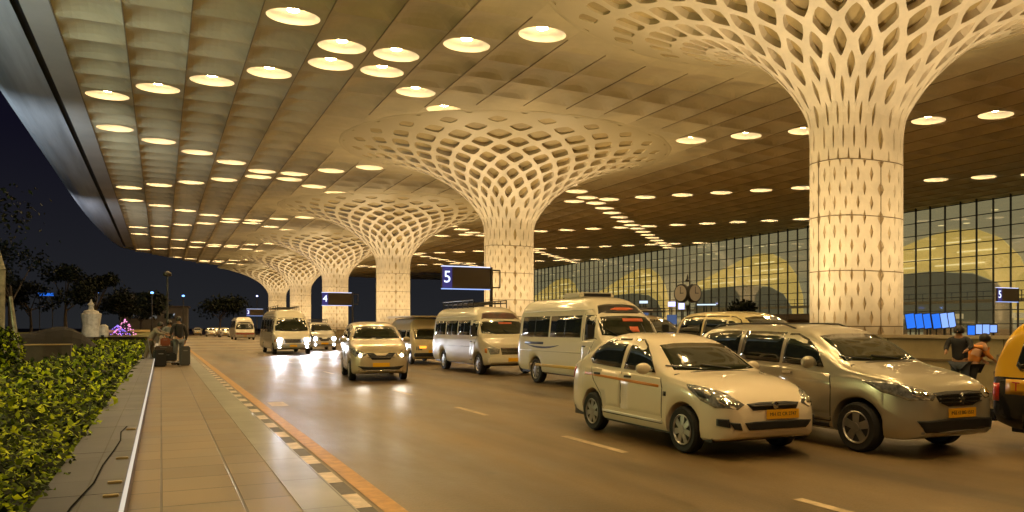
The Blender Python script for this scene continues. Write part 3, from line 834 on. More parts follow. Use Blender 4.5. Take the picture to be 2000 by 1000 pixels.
def underbody(root, B, W, z0, z1, ends=0.25):
    b = MB(); ys = [-B.L/2+ends]; 
    for w in B.wheels: ys += [w-B.L/2-B.wr_-0.06, w-B.L/2+B.wr_+0.06]
    ys.append(B.L/2-ends)
    for i in range(0, len(ys), 2):
        if ys[i+1] > ys[i]: b.box(-W/2+0.06, W/2-0.06, ys[i], ys[i+1], z0, z1)
    for w in B.wheels:
        b.box(-W/2+0.28, W/2-0.28, w-B.L/2-B.wr_-0.059, w-B.L/2+B.wr_+0.059, z0, z1+0.3)
    b.build('underbody', M_dark, root)
def mirror(root, sx, x, y, z, m, sc=1.0):
    b = MB(); pr = []
    for k in range(7):
        t = k/6*math.pi; pr.append((0.075*sc*math.sin(t)**0.6*1.0+0.0001, 0))
    # rounded shell: lofted ellipses
    n0 = len(b.v); K = 14; S = 6
    for j in range(S+1):
        v = j/S; r_ = math.sin(math.pi*(0.08+0.84*v))**0.5
        for k in range(K):
            a = 2*math.pi*k/K
            b.v.append((x+sx*sc*(0.02+0.20*v), y+0.05*sc*r_*math.cos(a)*(1 if math.cos(a) < 0 else 0.7), z+0.075*sc*r_*math.sin(a)))
    for j in range(S):
        for k in range(K):
            k2 = (k+1) % K; b.f.append((n0+j*K+k, n0+j*K+k2, n0+(j+1)*K+k2, n0+(j+1)*K+k))
    b.f.append(tuple(n0+k for k in reversed(range(K)))); b.f.append(tuple(n0+S*K+k for k in range(K)))
    b.tube((x-sx*0.06, y, z-0.03*sc), (x+sx*0.05, y, z-0.02*sc), 0.018*sc, n=6)
    return b.build('wing_mirror', m, root, smooth=True, fixn=True)
def handle(parent, B, sx, y, z, m):
    loc, nor = B.hit((sx*0.9, y, z), sdir(sx))
    if loc is None: return
    b = MB(); b.box(loc.x-0.018 if sx < 0 else loc.x-0.012, loc.x+0.012 if sx < 0 else loc.x+0.018, y-0.09, y+0.09, z-0.016, z+0.016)
    b.build('handle', m, parent, bevel=0.006)
def plate(root, y, z, txt, w=0.50, h=0.12, x=0.0, ry=0.0, m=None, M=None):
    b = MB(); b.box(x-w/2, x+w/2, y-0.012, y, z-h/2, z+h/2); p = b.build('number_plate', m or M_plate, root, bevel=0.003)
    if txt:
        MT = Matrix.Translation((x, y-0.013, z)) @ Matrix.Rotation(R(90), 4, 'X')
        text_obj('lettering', txt, min(h*0.72, w*1.60/max(4, len(txt))), M_text, p, MT, ext=0.001)
    return p

# ---------------------------------------------------------------- white saloon taxi
def make_sedan():
    r = empty('saloon_car', (0, 0, 0), 0)
    pm = paint('warm white paint', (0.77, 0.67, 0.51))
    L = 4.12
    B = Body(L, [(0, .50), (.03, .60), (.12, .70), (.30, .775), (.6, .815), (1.2, .835), (2.9, .835), (3.6, .80), (3.95, .73), (4.08, .66), (4.12, .58)],
             [(0, .34), (.06, .26), (.3, .21), (1.3, .23), (2.8, .23), (3.7, .24), (4.0, .26), (4.12, .33)],
             [(0, .50), (.03, .60), (.12, .67), (.35, .77), (.7, .86), (1.2, .935), (2.0, .965), (3.0, .995), (3.6, 1.0), (3.95, .95), (4.08, .86), (4.12, .74)],
             [(0, .52), (.03, .66), (.12, .75), (.35, .875), (.7, .965), (1.05, 1.015), (1.15, 1.05), (1.45, 1.235), (1.75, 1.40), (1.95, 1.465), (2.3, 1.515), (2.7, 1.525), (3.05, 1.48), (3.35, 1.36), (3.62, 1.20), (3.78, 1.13), (3.95, 1.10), (4.06, 1.03), (4.12, .78)],
             [.78, 3.17], 0.345, 0.30, n_hi=4.4, tumble=0.30)
    B.wr_ = 0.30
    body = meshobj('body', B.me, pm, r)
    H = L/2
    def Y(s): return s-H
    for sx in (-1, 1):
        # side glass
        decal(B, 'window', side([(Y(1.42), .99), (Y(2.24), 1.005), (Y(2.20), 1.43), (Y(2.02), 1.425), (Y(1.86), 1.36), (Y(1.62), 1.20)], sx), sdir(sx), M_glass, r)
        decal(B, 'window', side([(Y(2.33), 1.01), (Y(3.20), 1.045), (Y(3.30), 1.13), (Y(3.14), 1.30), (Y(2.90), 1.40), (Y(2.62), 1.435), (Y(2.31), 1.435)], sx), sdir(sx), M_glass, r)
        for (y0, y1, hy) in ((1.22, 2.28, 2.10), (2.28, 3.12, 2.98)):
            bot = 0.33; low = [(Y(y0), bot), (Y(y1) if y1 < 3 else Y(2.78), bot)]
            if y1 < 3: pts = [(Y(y0+.05), .93), (Y(y0), .8), (Y(y0), bot), (Y(y1), bot), (Y(y1), .96)]
            else: pts = [(Y(y0), .96), (Y(y0), bot), (Y(2.78), bot), (Y(2.86), .60), (Y(3.1), .80), (Y(3.2), .99)]
            dr = decal(B, 'door', side(pts, sx), sdir(sx), pm, r, off=0.003)
            for p, q in zip(pts, pts[1:]):
                decal(B, 'door_seam', side(strip_pts(p, q, 0.013), sx), sdir(sx), M_seam, dr, off=0.0045, thick=0.004, cuts=2)
            handle(dr, B, sx, Y(hy), .90, M_dark)
        # orange stripe along the belt, silver rubbing strip
        decal(B, 'side_stripe', side([(Y(1.30), .80), (Y(3.42), .868), (Y(3.42), .905), (Y(1.30), .838)], sx), sdir(sx), mat('orange stripe', (0.62, 0.22, 0.02), 0.4), r, off=0.0062, cuts=4)
        decal(B, 'rubbing_strip', side([(Y(1.2), .335), (Y(2.8), .345), (Y(2.8), .375), (Y(1.2), .365)], sx), sdir(sx), mat('pale trim', (0.75, 0.72, 0.66), 0.3), r, off=0.014, thick=0.02)
        decal(B, 'side_repeater', side([(Y(1.12), .70), (Y(1.19), .70), (Y(1.19), .76), (Y(1.12), .76)], sx), sdir(sx), M_dark, r, cuts=1)
        mirror(r, sx, sx*.80, Y(1.52), 1.045, pm, 1.05)
        # swept headlights
        decal(B, 'headlight', [(sx*.42, Y(.06), .66), (sx*.50, Y(.08), .59), (sx*.70, Y(.25), .61), (sx*.79, Y(.42), .70), (sx*.80, Y(.66), .83), (sx*.77, Y(.74), .875), (sx*.64, Y(.50), .83), (sx*.52, Y(.25), .77)],
              (-sx*.75, .9, -.35), M_lens, r, cuts=3)
        decal(B, 'indicator', [(sx*.74, Y(.36), .72), (sx*.79, Y(.45), .75), (sx*.77, Y(.60), .83), (sx*.70, Y(.48), .80)], (-sx*.75, .9, -.35), M_dark, r, off=0.010, cuts=1)
        decal(B, 'lamp_bowl', [(sx*.50, Y(.1), .64), (sx*.60, Y(.2), .625), (sx*.66, Y(.25), .68), (sx*.60, Y(.25), .74), (sx*.52, Y(.15), .71)], (-sx*.75, .9, -.35), mat('lamp bowl', (0.9, 0.9, 0.85), 0.1, metal=1), r, off=0.011, cuts=2)
        decal(B, 'tail_light', [(sx*.62, Y(4.08), .78), (sx*.72, Y(3.95), .78), (sx*.76, Y(3.85), .95), (sx*.68, Y(4.02), .98)], (-sx, -.8, 0), M_red, r, cuts=2)
        decal(B, 'fog_lamp_recess', [(sx*.60, Y(.1), .40), (sx*.72, Y(.2), .42), (sx*.72, Y(.2), .50), (sx*.62, Y(.1), .50)], (-sx*.55, .9, 0), M_dark, r, off=0.020, thick=0.03, cuts=4)
    decal(B, 'windscreen', [(x, Y(1.1), z) for x, z in ((-.66, 1.045), (-.35, 1.03), (0, 1.025), (.35, 1.03), (.66, 1.045), (.535, 1.425), (.3, 1.45), (0, 1.455), (-.3, 1.45), (-.535, 1.425))], (0, 1, -.12), M_wglass, r, cuts=4)
    decal(B, 'rear_window', [(x, Y(4), z) for x, z in ((-.58, 1.16), (.58, 1.16), (.50, 1.42), (-.50, 1.42))], (0, -1, -.1), M_glass, r)
    for y_, z_ in ((-.30, .0), (.20, 0)):
        b = MB(); p0 = B.hit((y_, Y(1.1), 1.04), (0, 1, -.1))[0]; p1 = B.hit((y_-.42, Y(1.1), 1.10), (0, 1, -.1))[0]
        if p0 and p1: b.tube(p0+Vector((0, -.02, .015)), p1+Vector((0, -.02, .015)), .010, n=6); b.build('wiper', M_dark, r)
    decal(B, 'bonnet_seam', [(x, Y(y_), 1.2) for x, y_ in ((-.74, 1.06), (-.72, 1.08), (.72, 1.08), (.74, 1.06), (.72, 1.055), (-.72, 1.055))], (0, 0, -1), M_dark, r, cuts=3)
    g = decal(B, 'grille', [(x, Y(0), z) for x, z in ((-.40, .675), (-.33, .60), (.33, .60), (.40, .675), (.2, .69), (-.2, .69))], (0, 1, 0), M_dark, r, cuts=3)
    b = MB(); b.box(-.34, .34, Y(.0)-.014, Y(.0)+.03, .648, .660); b.build('grille_bar', mat('dull chrome', (.3, .28, .25), .3, metal=.9), g)
    b = MB(); b.lathe([(0.001, -.035), (.045, -.03), (.045, 0)], 14, c=(0, Y(.02), .655), axis='Y'); b.build('badge', M_chrome, g)
    decal(B, 'air_intake', [(x, Y(0), z) for x, z in ((-.46, .455), (-.40, .365), (.46, .365), (.56, .455), (.3, .465), (-.3, .465))], (0, 1, 0), M_dark, r, off=0.020, thick=0.03, cuts=4)
    decal(B, 'air_intake', [(x, Y(0), z) for x, z in ((-.66, .465), (-.60, .38), (-.50, .37), (-.53, .455))], (.35, 1, 0), M_dark, r, off=0.020, thick=0.03, cuts=4)
    plate(r, Y(-.012), .545, 'MH 02 CR 2747', .50, .115, x=.10)
    underbody(r, B, 1.62, .20, .34); add_wheels(r, B, 1.47, .175, 7)
    b = MB(); p = B.hit((0, Y(2.9), 1.6), (0, 0, -1))[0]; b.tube(p, p+Vector((0, .15, .16)), .005, n=5); b.build('aerial', M_dark, r)
    return r

# ---------------------------------------------------------------- people carrier builder (silver, gold, white variants)
def make_mpv(pm, L=4.5, Wd=1.74, Hh=1.66, lit=0, txt='MH 43', style='a', rack=False, rails=True, spokes=5):
    r = empty('people_carrier', (0, 0, 0), 0)
    k = Wd/1.74; s_ = L/4.5; h = Hh-1.66
    f = lambda P, sy=1, dz=0: [(y*s_, v*sy+dz*0) for y, v in P]
    hh = lambda P: [(y*s_, v+h*min(1, max(0, (v-.5)/.9))) for y, v in P]
    B = Body(L, f([(0, .46), (.03, .60), (.12, .70), (.32, .79), (.7, .845), (1.3, .87), (3.6, .87), (4.2, .83), (4.42, .77), (4.5, .68)], k),
             [(0, .34*1), (.06, .27), (.3, .22), (1.4, .25), (3.0, .25), (4.1*s_, .28), (4.4*s_, .34), (L, .42)],
             hh([(0, .55), (.03, .68), (.12, .78), (.35, .88), (.7, .95), (1.2, 1.0), (2.0, 1.03), (3.5, 1.07), (4.2, 1.07), (4.45, 1.0), (4.5, .85)]),
             hh([(0, .57), (.03, .76), (.12, .87), (.35, .99), (.7, 1.07), (1.0, 1.13), (1.12, 1.17), (1.5, 1.40), (1.85, 1.56), (2.1, 1.615), (2.6, 1.655), (3.3, 1.66), (4.0, 1.63), (4.25, 1.55), (4.40, 1.30), (4.46, 1.1), (4.5, .9)]),
             [.86*s_, .86*s_+2.8*s_ if style == 'a' else .86*s_+2.72*s_], 0.375, 0.32, n_hi=4.8, tumble=0.22)
    B.wr_ = .32
    meshobj('body', B.me, pm, r)
    H = L/2
    Y = lambda s: s*s_-H
    Z = lambda z: z+h*min(1, max(0, (z-.5)/.9))
    def S(P, sx): return side([(Y(a), Z(b_)) for a, b_ in P], sx)
    for sx in (-1, 1):
        decal(B, 'window', S([(1.42, 1.07), (2.20, 1.09), (2.18, 1.52), (2.02, 1.515), (1.80, 1.44), (1.58, 1.30)], sx), sdir(sx), M_glass, r)
        decal(B, 'window', S([(2.26, 1.095), (3.12, 1.12), (3.10, 1.545), (2.7, 1.545), (2.25, 1.53)], sx), sdir(sx), M_glass, r)
        decal(B, 'window', S([(3.19, 1.125), (4.12, 1.15), (4.20, 1.20), (4.05, 1.50), (3.6, 1.545), (3.18, 1.545)], sx), sdir(sx), M_glass, r)
        for (pts, hy) in (([(1.30, .98), (1.27, .8), (1.27, .36), (2.24, .36), (2.24, 1.05)], 2.08), ([(2.24, 1.05), (2.24, .36), (3.12, .36), (3.18, .62), (3.2, 1.08)], 2.98)):
            P2 = [(Y(a), Z(b_)) for a, b_ in pts]
            dr = decal(B, 'door', side(P2, sx), sdir(sx), pm, r, off=.003)
            for p, q in zip(P2, P2[1:]): decal(B, 'door_seam', side(strip_pts(p, q, .013), sx), sdir(sx), M_seam, dr, off=.0045, thick=.004, cuts=2)
            handle(dr, B, sx, Y(hy), Z(.97), M_chrome)
        decal(B, 'sill_trim', S([(1.3, .27), (3.1, .27), (3.1, .33), (1.3, .33)], sx), sdir(sx), M_dark, r, cuts=2)
        mirror(r, sx, sx*(.83*k), Y(1.56), Z(1.13), pm, 1.15)
        hm = M_lens
        decal(B, 'headlight', [(sx*.40*k, Y(.04), Z(.78)), (sx*.46*k, Y(.06), Z(.70)), (sx*.70*k, Y(.2), Z(.70)), (sx*.82*k, Y(.5), Z(.80)), (sx*.84*k, Y(.80), Z(.935)), (sx*.74*k, Y(.5), Z(.915)), (sx*.60*k, Y(.25), Z(.86))], (-sx*.7, .9, -.3), hm, r, cuts=3)
        decal(B, 'lamp_bowl', [(sx*.50*k, Y(.08), Z(.76)), (sx*.58*k, Y(.12), Z(.73)), (sx*.66*k, Y(.2), Z(.76)), (sx*.64*k, Y(.2), Z(.82)), (sx*.55*k, Y(.15), Z(.82))], (-sx*.7, .9, -.3), mat('lamp bowl', (0.9, 0.9, 0.85), 0.1, metal=1), r, off=0.011, cuts=2)
        if lit:
            p = B.hit((sx*.60*k, Y(0), Z(.74)), (0, 1, 0))[0]
            b = MB(); b.lathe([(.12 if lit > 1 else .05, -.03), (.12 if lit > 1 else .05, .0)], 14, c=(p.x, p.y-.01, p.z), axis='Y'); b.build('lamp_glow', M_hl if lit > 1 else M_hl2, r)
            if lit > 1:
                p = B.hit((sx*.60*k, Y(0), .42), (0, 1, 0))[0]
                b = MB(); b.lathe([(.06, -.03), (.06, .0)], 14, c=(p.x, p.y-.01, p.z), axis='Y'); b.build('fog_glow', M_hl, r)
        decal(B, 'tail_light', [(sx*.70, Y(4.45), Z(.85)), (sx*.80, Y(4.3), Z(.85)), (sx*.80, Y(4.25), Z(1.15)), (sx*.70, Y(4.45), Z(1.15))], (-sx, -.8, 0), M_red, r, cuts=2)
        if rails:
            b = MB(); pr = None
            for q in range(9):
                yy = Y(2.2+q*.24); p = B.hit((sx*.56*k, yy, 2), (0, 0, -1))[0]
                if p is None: continue
                p = p+Vector((0, 0, .045 if 0 < q < 8 else .0))
                if pr is not None: b.tube(pr, p, .014, n=6)
                pr = p
            b.build('roof_rail', M_dark, r)
    decal(B, 'windscreen', [(x*k, Y(1.1), Z(z)) for x, z in ((-.70, 1.17), (-.35, 1.155), (0, 1.15), (.35, 1.155), (.70, 1.17), (.575, 1.555), (.3, 1.58), (0, 1.585), (-.3, 1.58), (-.575, 1.555))], (0, 1, -.12), M_wglass, r, cuts=4)
    decal(B, 'rear_window', [(x*k, Y(4.6), Z(z)) for x, z in ((-.60, 1.2), (.60, 1.2), (.55, 1.5), (-.55, 1.5))], (0, -1, -.1), M_glass, r)
    for x_ in (-.30, .22):
        p0 = B.hit((x_*k, Y(1.1), Z(1.165)), (0, 1, -.1))[0]; p1 = B.hit(((x_-.42)*k, Y(1.1), Z(1.22)), (0, 1, -.1))[0]
        if p0 and p1: b = MB(); b.tube(p0+Vector((0, -.02, .015)), p1+Vector((0, -.02, .015)), .010, n=6); b.build('wiper', M_dark, r)
    decal(B, 'bonnet_seam', [(x*k, Y(y_), 1.4) for x, y_ in ((-.76, 1.0), (-.72, 1.06), (.72, 1.06), (.76, 1.0), (.72, 1.035), (-.72, 1.035))], (0, 0, -1), M_dark, r, cuts=3)
    if style == 'a':
        g = decal(B, 'grille', [(x*k, Y(0), Z(z)) for x, z in ((-.43, .80), (-.38, .69), (-.22, .635), (.22, .635), (.38, .69), (.43, .80), (.2, .815), (-.2, .815))], (0, 1, 0), M_dark, r, cuts=3)
        b = MB()
        for z_ in (.69, .735, .78): b.box(-.38*k, .38*k, Y(.0)-.012, Y(.0)+.03, Z(z_)-.006, Z(z_)+.006)
        b.build('grille_bar', M_chrome, g)
        b = MB(); z_ = Z(.73); b.v += [(0, Y(0)-.035, z_+.065), (.04, Y(0)-.03, z_), (0, Y(0)-.035, z_-.065), (-.04, Y(0)-.03, z_), (0, Y(0)+.0, z_+.065), (.04, Y(0)+.0, z_), (0, Y(0)+.0, z_-.065), (-.04, Y(0)+.0, z_)]
        b.f += [(0, 1, 2, 3), (0, 4, 5, 1), (1, 5, 6, 2), (2, 6, 7, 3), (3, 7, 4, 0)]; b.build('badge', M_chrome, g)
        decal(B, 'lower_intake', [(x*k, Y(0), z) for x, z in ((-.68, .47), (-.60, .33), (.58, .345), (.66, .46), (.3, .485), (-.3, .485))], (0, 1, 0), M_dark, r, off=0.020, thick=0.03, cuts=4)
        plate(r, Y(-.012), .555, txt, .50, .115)
        decal(B, 'lip_trim', [(x*k, Y(0), z) for x, z in ((-.64, .31), (.64, .31), (.64, .34), (-.64, .34))], (0, 1, 0), mat('dull silver', (.35, .34, .32), .35, metal=.6), r, off=0.020, thick=0.03, cuts=4)
    else:
        g = decal(B, 'grille', [(x*k, Y(0), Z(z)) for x, z in ((-.42, .80), (-.26, .63), (.26, .63), (.42, .80), (.22, .80), (.12, .735), (-.12, .735), (-.22, .80))], (0, 1, 0), M_dark, r, cuts=2)
        b = MB(); b.box(-.40*k, .40*k, Y(.0)-.012, Y(.0)+.03, Z(.685), Z(.70)); b.build('grille_bar', M_chrome, g)
        decal(B, 'lower_intake', [(x*k, Y(0), z) for x, z in ((-.66, .47), (-.52, .36), (.52, .36), (.66, .47), (.35, .44), (-.35, .44))], (0, 1, 0), M_dark, r, off=0.020, thick=0.03, cuts=4)
        plate(r, Y(-.012), .50, txt, .50, .12)
        decal(B, 'lip_trim', [(x*k, Y(0), z) for x, z in ((-.64, .315), (.64, .315), (.64, .345), (-.64, .345))], (0, 1, 0), M_chrome, r, off=0.020, thick=0.03, cuts=4)
    if rack:
        b = MB(); zt = Hh+.10
        for x_ in (-.5, -.25, 0, .25, .5): b.tube((x_, -.35, zt), (x_, 1.25, zt), .014, n=6)
        for y_ in (-.35, .05, .45, .85, 1.25): b.tube((-.55, y_, zt), (.55, y_, zt), .014, n=6)
        for x_ in (-.55, .55):
            b.tube((x_, -.35, zt+.10), (x_, 1.25, zt+.10), .016, n=6)
            for y_ in (-.35, .45, 1.25): b.tube((x_, y_, zt-.16), (x_, y_, zt+.10), .014, n=6)
        for y_ in (-.35, 1.25): b.tube((-.55, y_, zt+.10), (.55, y_, zt+.10), .016, n=6)
        b.build('roof_rack', M_dark, r)
    underbody(r, B, Wd-.16, .23, .36, .5); add_wheels(r, B, Wd-.22, .20, spokes)
    return r, B

# ---------------------------------------------------------------- minibus builder
def make_bus(L=5.5, Wd=1.95, Hh=2.45, lit=False, nwin=3, capm=None, stripe=None, belt=1.28, lower=None, wheels=None, mark=None, ac=None, rackroof=False, txt='', front='van'):
    r = empty('minibus', (0, 0, 0), 0)
    pm = paint('cream minibus paint', (0.66, 0.60, 0.47), 0.3)
    w = Wd/2; wh = wheels or [.82, .82+.62*L]
    B = Body(L, [(0, w*.62), (.03, w*.78), (.12, w*.88), (.35, w*.95), (.8, w), (L-.3, w), (L-.06, w*.96), (L, w*.88)],
             [(0, .42), (.08, .36), (.5, .32), (L-.4, .36), (L, .45)],
             [(0, .80), (.03, .95), (.12, 1.02), (.35, 1.10), (.62, belt-.06), (.9, belt), (L-.1, belt), (L, belt-.1)],
             [(0, .82), (.03, 1.02), (.12, 1.10), (.35, 1.19), (.52, 1.28), (.60, 1.36), (.78, Hh-.85), (.98, Hh-.50), (1.10, Hh-.42), (1.35, Hh-.22), (1.7, Hh-.06), (2.1, Hh), (L-.5, Hh), (L-.15, Hh-.08), (L-.04, Hh-.35), (L, Hh-.6)],
             wh, .42, .35, n_hi=5.2, tumble=.115, ds=.07)
    B.wr_ = .36
    meshobj('body', B.me, pm, r)
    H = L/2; Y = lambda s: s-H
    zt = Hh-.50; zb_ = belt+.06
    for sx in (-1, 1):
        decal(B, 'cab_window', side([(Y(.92), zb_-.02), (Y(1.42), zb_-.06), (Y(1.42), zt), (Y(1.10), zt), (Y(.95), zb_+.35)], sx), sdir(sx), M_glass, r)
        y = 1.58; span = (L-.30-y)/nwin
        for q in range(nwin):
            wn = decal(B, 'window', side([(Y(y+.05), zb_), (Y(y+span-.05), zb_), (Y(y+span-.05), zt), (Y(y+.05), zt)], sx), sdir(sx), M_glass, r)
            decal(B, 'window_bar', side([(Y(y+span*.5-.012), zb_), (Y(y+span*.5+.012), zb_), (Y(y+span*.5+.012), zt), (Y(y+span*.5-.012), zt)], sx), sdir(sx), M_dark, wn, off=.010, cuts=2)
            y += span
        P2 = [(Y(.90), zb_-.08), (Y(1.24), .80), (Y(1.30), .48), (Y(1.50), .48), (Y(1.50), zt+.04)]
        dr = decal(B, 'door', side(P2[:4]+[(Y(1.50), zb_-.08)], sx), sdir(sx), pm, r, off=.003)
        for p, q in zip(P2, P2[1:]): decal(B, 'door_seam', side(strip_pts(p, q, .016), sx), sdir(sx), M_seam, dr, off=.0045, thick=.004, cuts=2)
        handle(dr, B, sx, Y(1.40), belt-.16, M_dark)
        decal(B, 'gutter', side([(Y(1.0), zt+.13), (Y(L-.3), zt+.13), (Y(L-.3), zt+.155), (Y(1.0), zt+.155)], sx), sdir(sx), mat('pale trim', (0.75, 0.72, 0.66), 0.3), r, off=.015, cuts=3)
        decal(B, 'body_moulding', side([(Y(1.55), .93), (Y(L-.25), .93), (Y(L-.25), .955), (Y(1.55), .955)], sx), sdir(sx), mat('moulding', (0.42, 0.38, 0.30), 0.4), r, off=.008, cuts=3)
        if stripe: decal(B, 'side_stripe', side([(Y(1.4), .50), (Y(L-.25), .50), (Y(L-.25), .58), (Y(1.4), .58)], sx), sdir(sx), stripe, r, cuts=4)
        # arm mirrors ahead of the door
        b = MB(); x_ = sx*(w+.17)
        b.box(x_-.09, x_+.09, Y(.74), Y(.80), belt+.08, belt+.40); b.tube((sx*w*.93, Y(.80), belt+.02), (x_, Y(.77), belt+.12), .014, n=6); b.build('wing_mirror', M_dark, r, bevel=.015)
        decal(B, 'headlight', [(sx*w*.50, Y(0), .88), (sx*w*.52, Y(0), .72), (sx*w*.80, Y(.1), .70), (sx*w*.86, Y(.2), .93), (sx*w*.74, Y(.1), .97)], (-sx*.5, 1, 0), M_lens, r, cuts=3)
        decal(B, 'indicator', [(sx*w*.87, Y(.2), .74), (sx*w*.92, Y(.3), .76), (sx*w*.92, Y(.3), .90), (sx*w*.87, Y(.2), .90)], (-sx*.8, 1, 0), M_amber, r, cuts=1)
        if lit:
            for zz_, rr in ((.84, .14), (.52, .12)):
                p = B.hit((sx*w*.70, Y(0), zz_), (0, 1, 0))[0]
                b = MB(); b.lathe([(rr, -.04), (rr, .0)], 16, c=(p.x, p.y-.01, p.z), axis='Y'); b.build('lamp_glow', M_hl, r)
        decal(B, 'tail_light', [(sx*w*.80, Y(L), .75), (sx*w*.95, Y(L-.05), .75), (sx*w*.95, Y(L-.05), 1.15), (sx*w*.80, Y(L), 1.15)], (-sx*.5, -1, 0), M_red, r, cuts=1)
        if mark: mark(B, r, sx, Y)
    decal(B, 'windscreen', [(x*w, Y(.6), z) for x, z in ((-.86, 1.42), (-.4, 1.385), (0, 1.38), (.4, 1.385), (.86, 1.42), (.82, zt-.02), (.4, zt+.01), (0, zt+.02), (-.4, zt+.01), (-.82, zt-.02))], (0, 1, -.1), M_wglass, r, cuts=4)
    if capm: decal(B, 'roof_cap_panel', [(x*w, Y(.9), z) for x, z in ((-.72, zt+.10), (.72, zt+.10), (.60, Hh-.10), (.3, Hh-.05), (-.3, Hh-.05), (-.60, Hh-.10))], (0, 1, -.35), capm, r, cuts=4)
    for x_ in (-.35, .25):
        p0 = B.hit((x_, Y(.4), 1.40), (0, 1, -.1))[0]; p1 = B.hit((x_-.3, Y(.4), 1.60), (0, 1, -.1))[0]
        if p0 and p1: b = MB(); b.tube(p0+Vector((0, -.02, 0)), p1+Vector((0, -.02, 0)), .012, n=6); b.build('wiper', M_dark, r)
    g = decal(B, 'grille', [(x*w, Y(0), z) for x, z in ((-.46, .92), (-.42, .70), (.42, .70), (.46, .92))], (0, 1, 0), M_dark, r, cuts=3)
    b = MB()
    for z_ in (.745, .795, .845, .895): b.box(-.43*w, .43*w, Y(0)-.03, Y(0)+.02, z_-.009, z_+.009)
    b.build('grille_bar', M_chrome, g)
    b = MB(); b.box(-w*.92, w*.92, Y(-.07), Y(.10), .40, .62); b.build('bumper', pm if front == 'van' else mat('grey bumper', (.3, .3, .29), .4), r, bevel=.04)
    plate(r, Y(-.072), .52, txt, .42, .13)
    b = MB()
    if ac:
        b.box(-.55, .55, Y(ac), Y(ac)+1.0, Hh-.03, Hh+.14); b.build('roof_unit', pm, r, bevel=.05)
        b = MB(); b.box(-.42, .42, Y(ac)-.012, Y(ac)+.02, Hh+.03, Hh+.11); b.build('roof_unit_grille', M_dark, r)
    if rackroof:
        b = MB(); zr = Hh+.13
        y0, y1 = Y(2.0), Y(L-.5)
        for x_ in (-.6, -.3, 0, .3, .6): b.tube((x_, y0, zr), (x_, y1, zr), .02, n=6)
        for q in range(7):
            yy = y0+(y1-y0)*q/6; b.tube((-.65, yy, zr), (.65, yy, zr), .02, n=6)
            for x_ in (-.65, .65): b.tube((x_, yy, Hh-.05), (x_, yy, zr+.10), .018, n=6)
        for x_ in (-.65, .65): b.tube((x_, y0, zr+.10), (x_, y1, zr+.10), .02, n=6)
        b.build('roof_rack', M_dark, r)
    underbody(r, B, Wd-.1, .30, .45); add_wheels(r, B, Wd-.28, .22, 8)
    return r, B

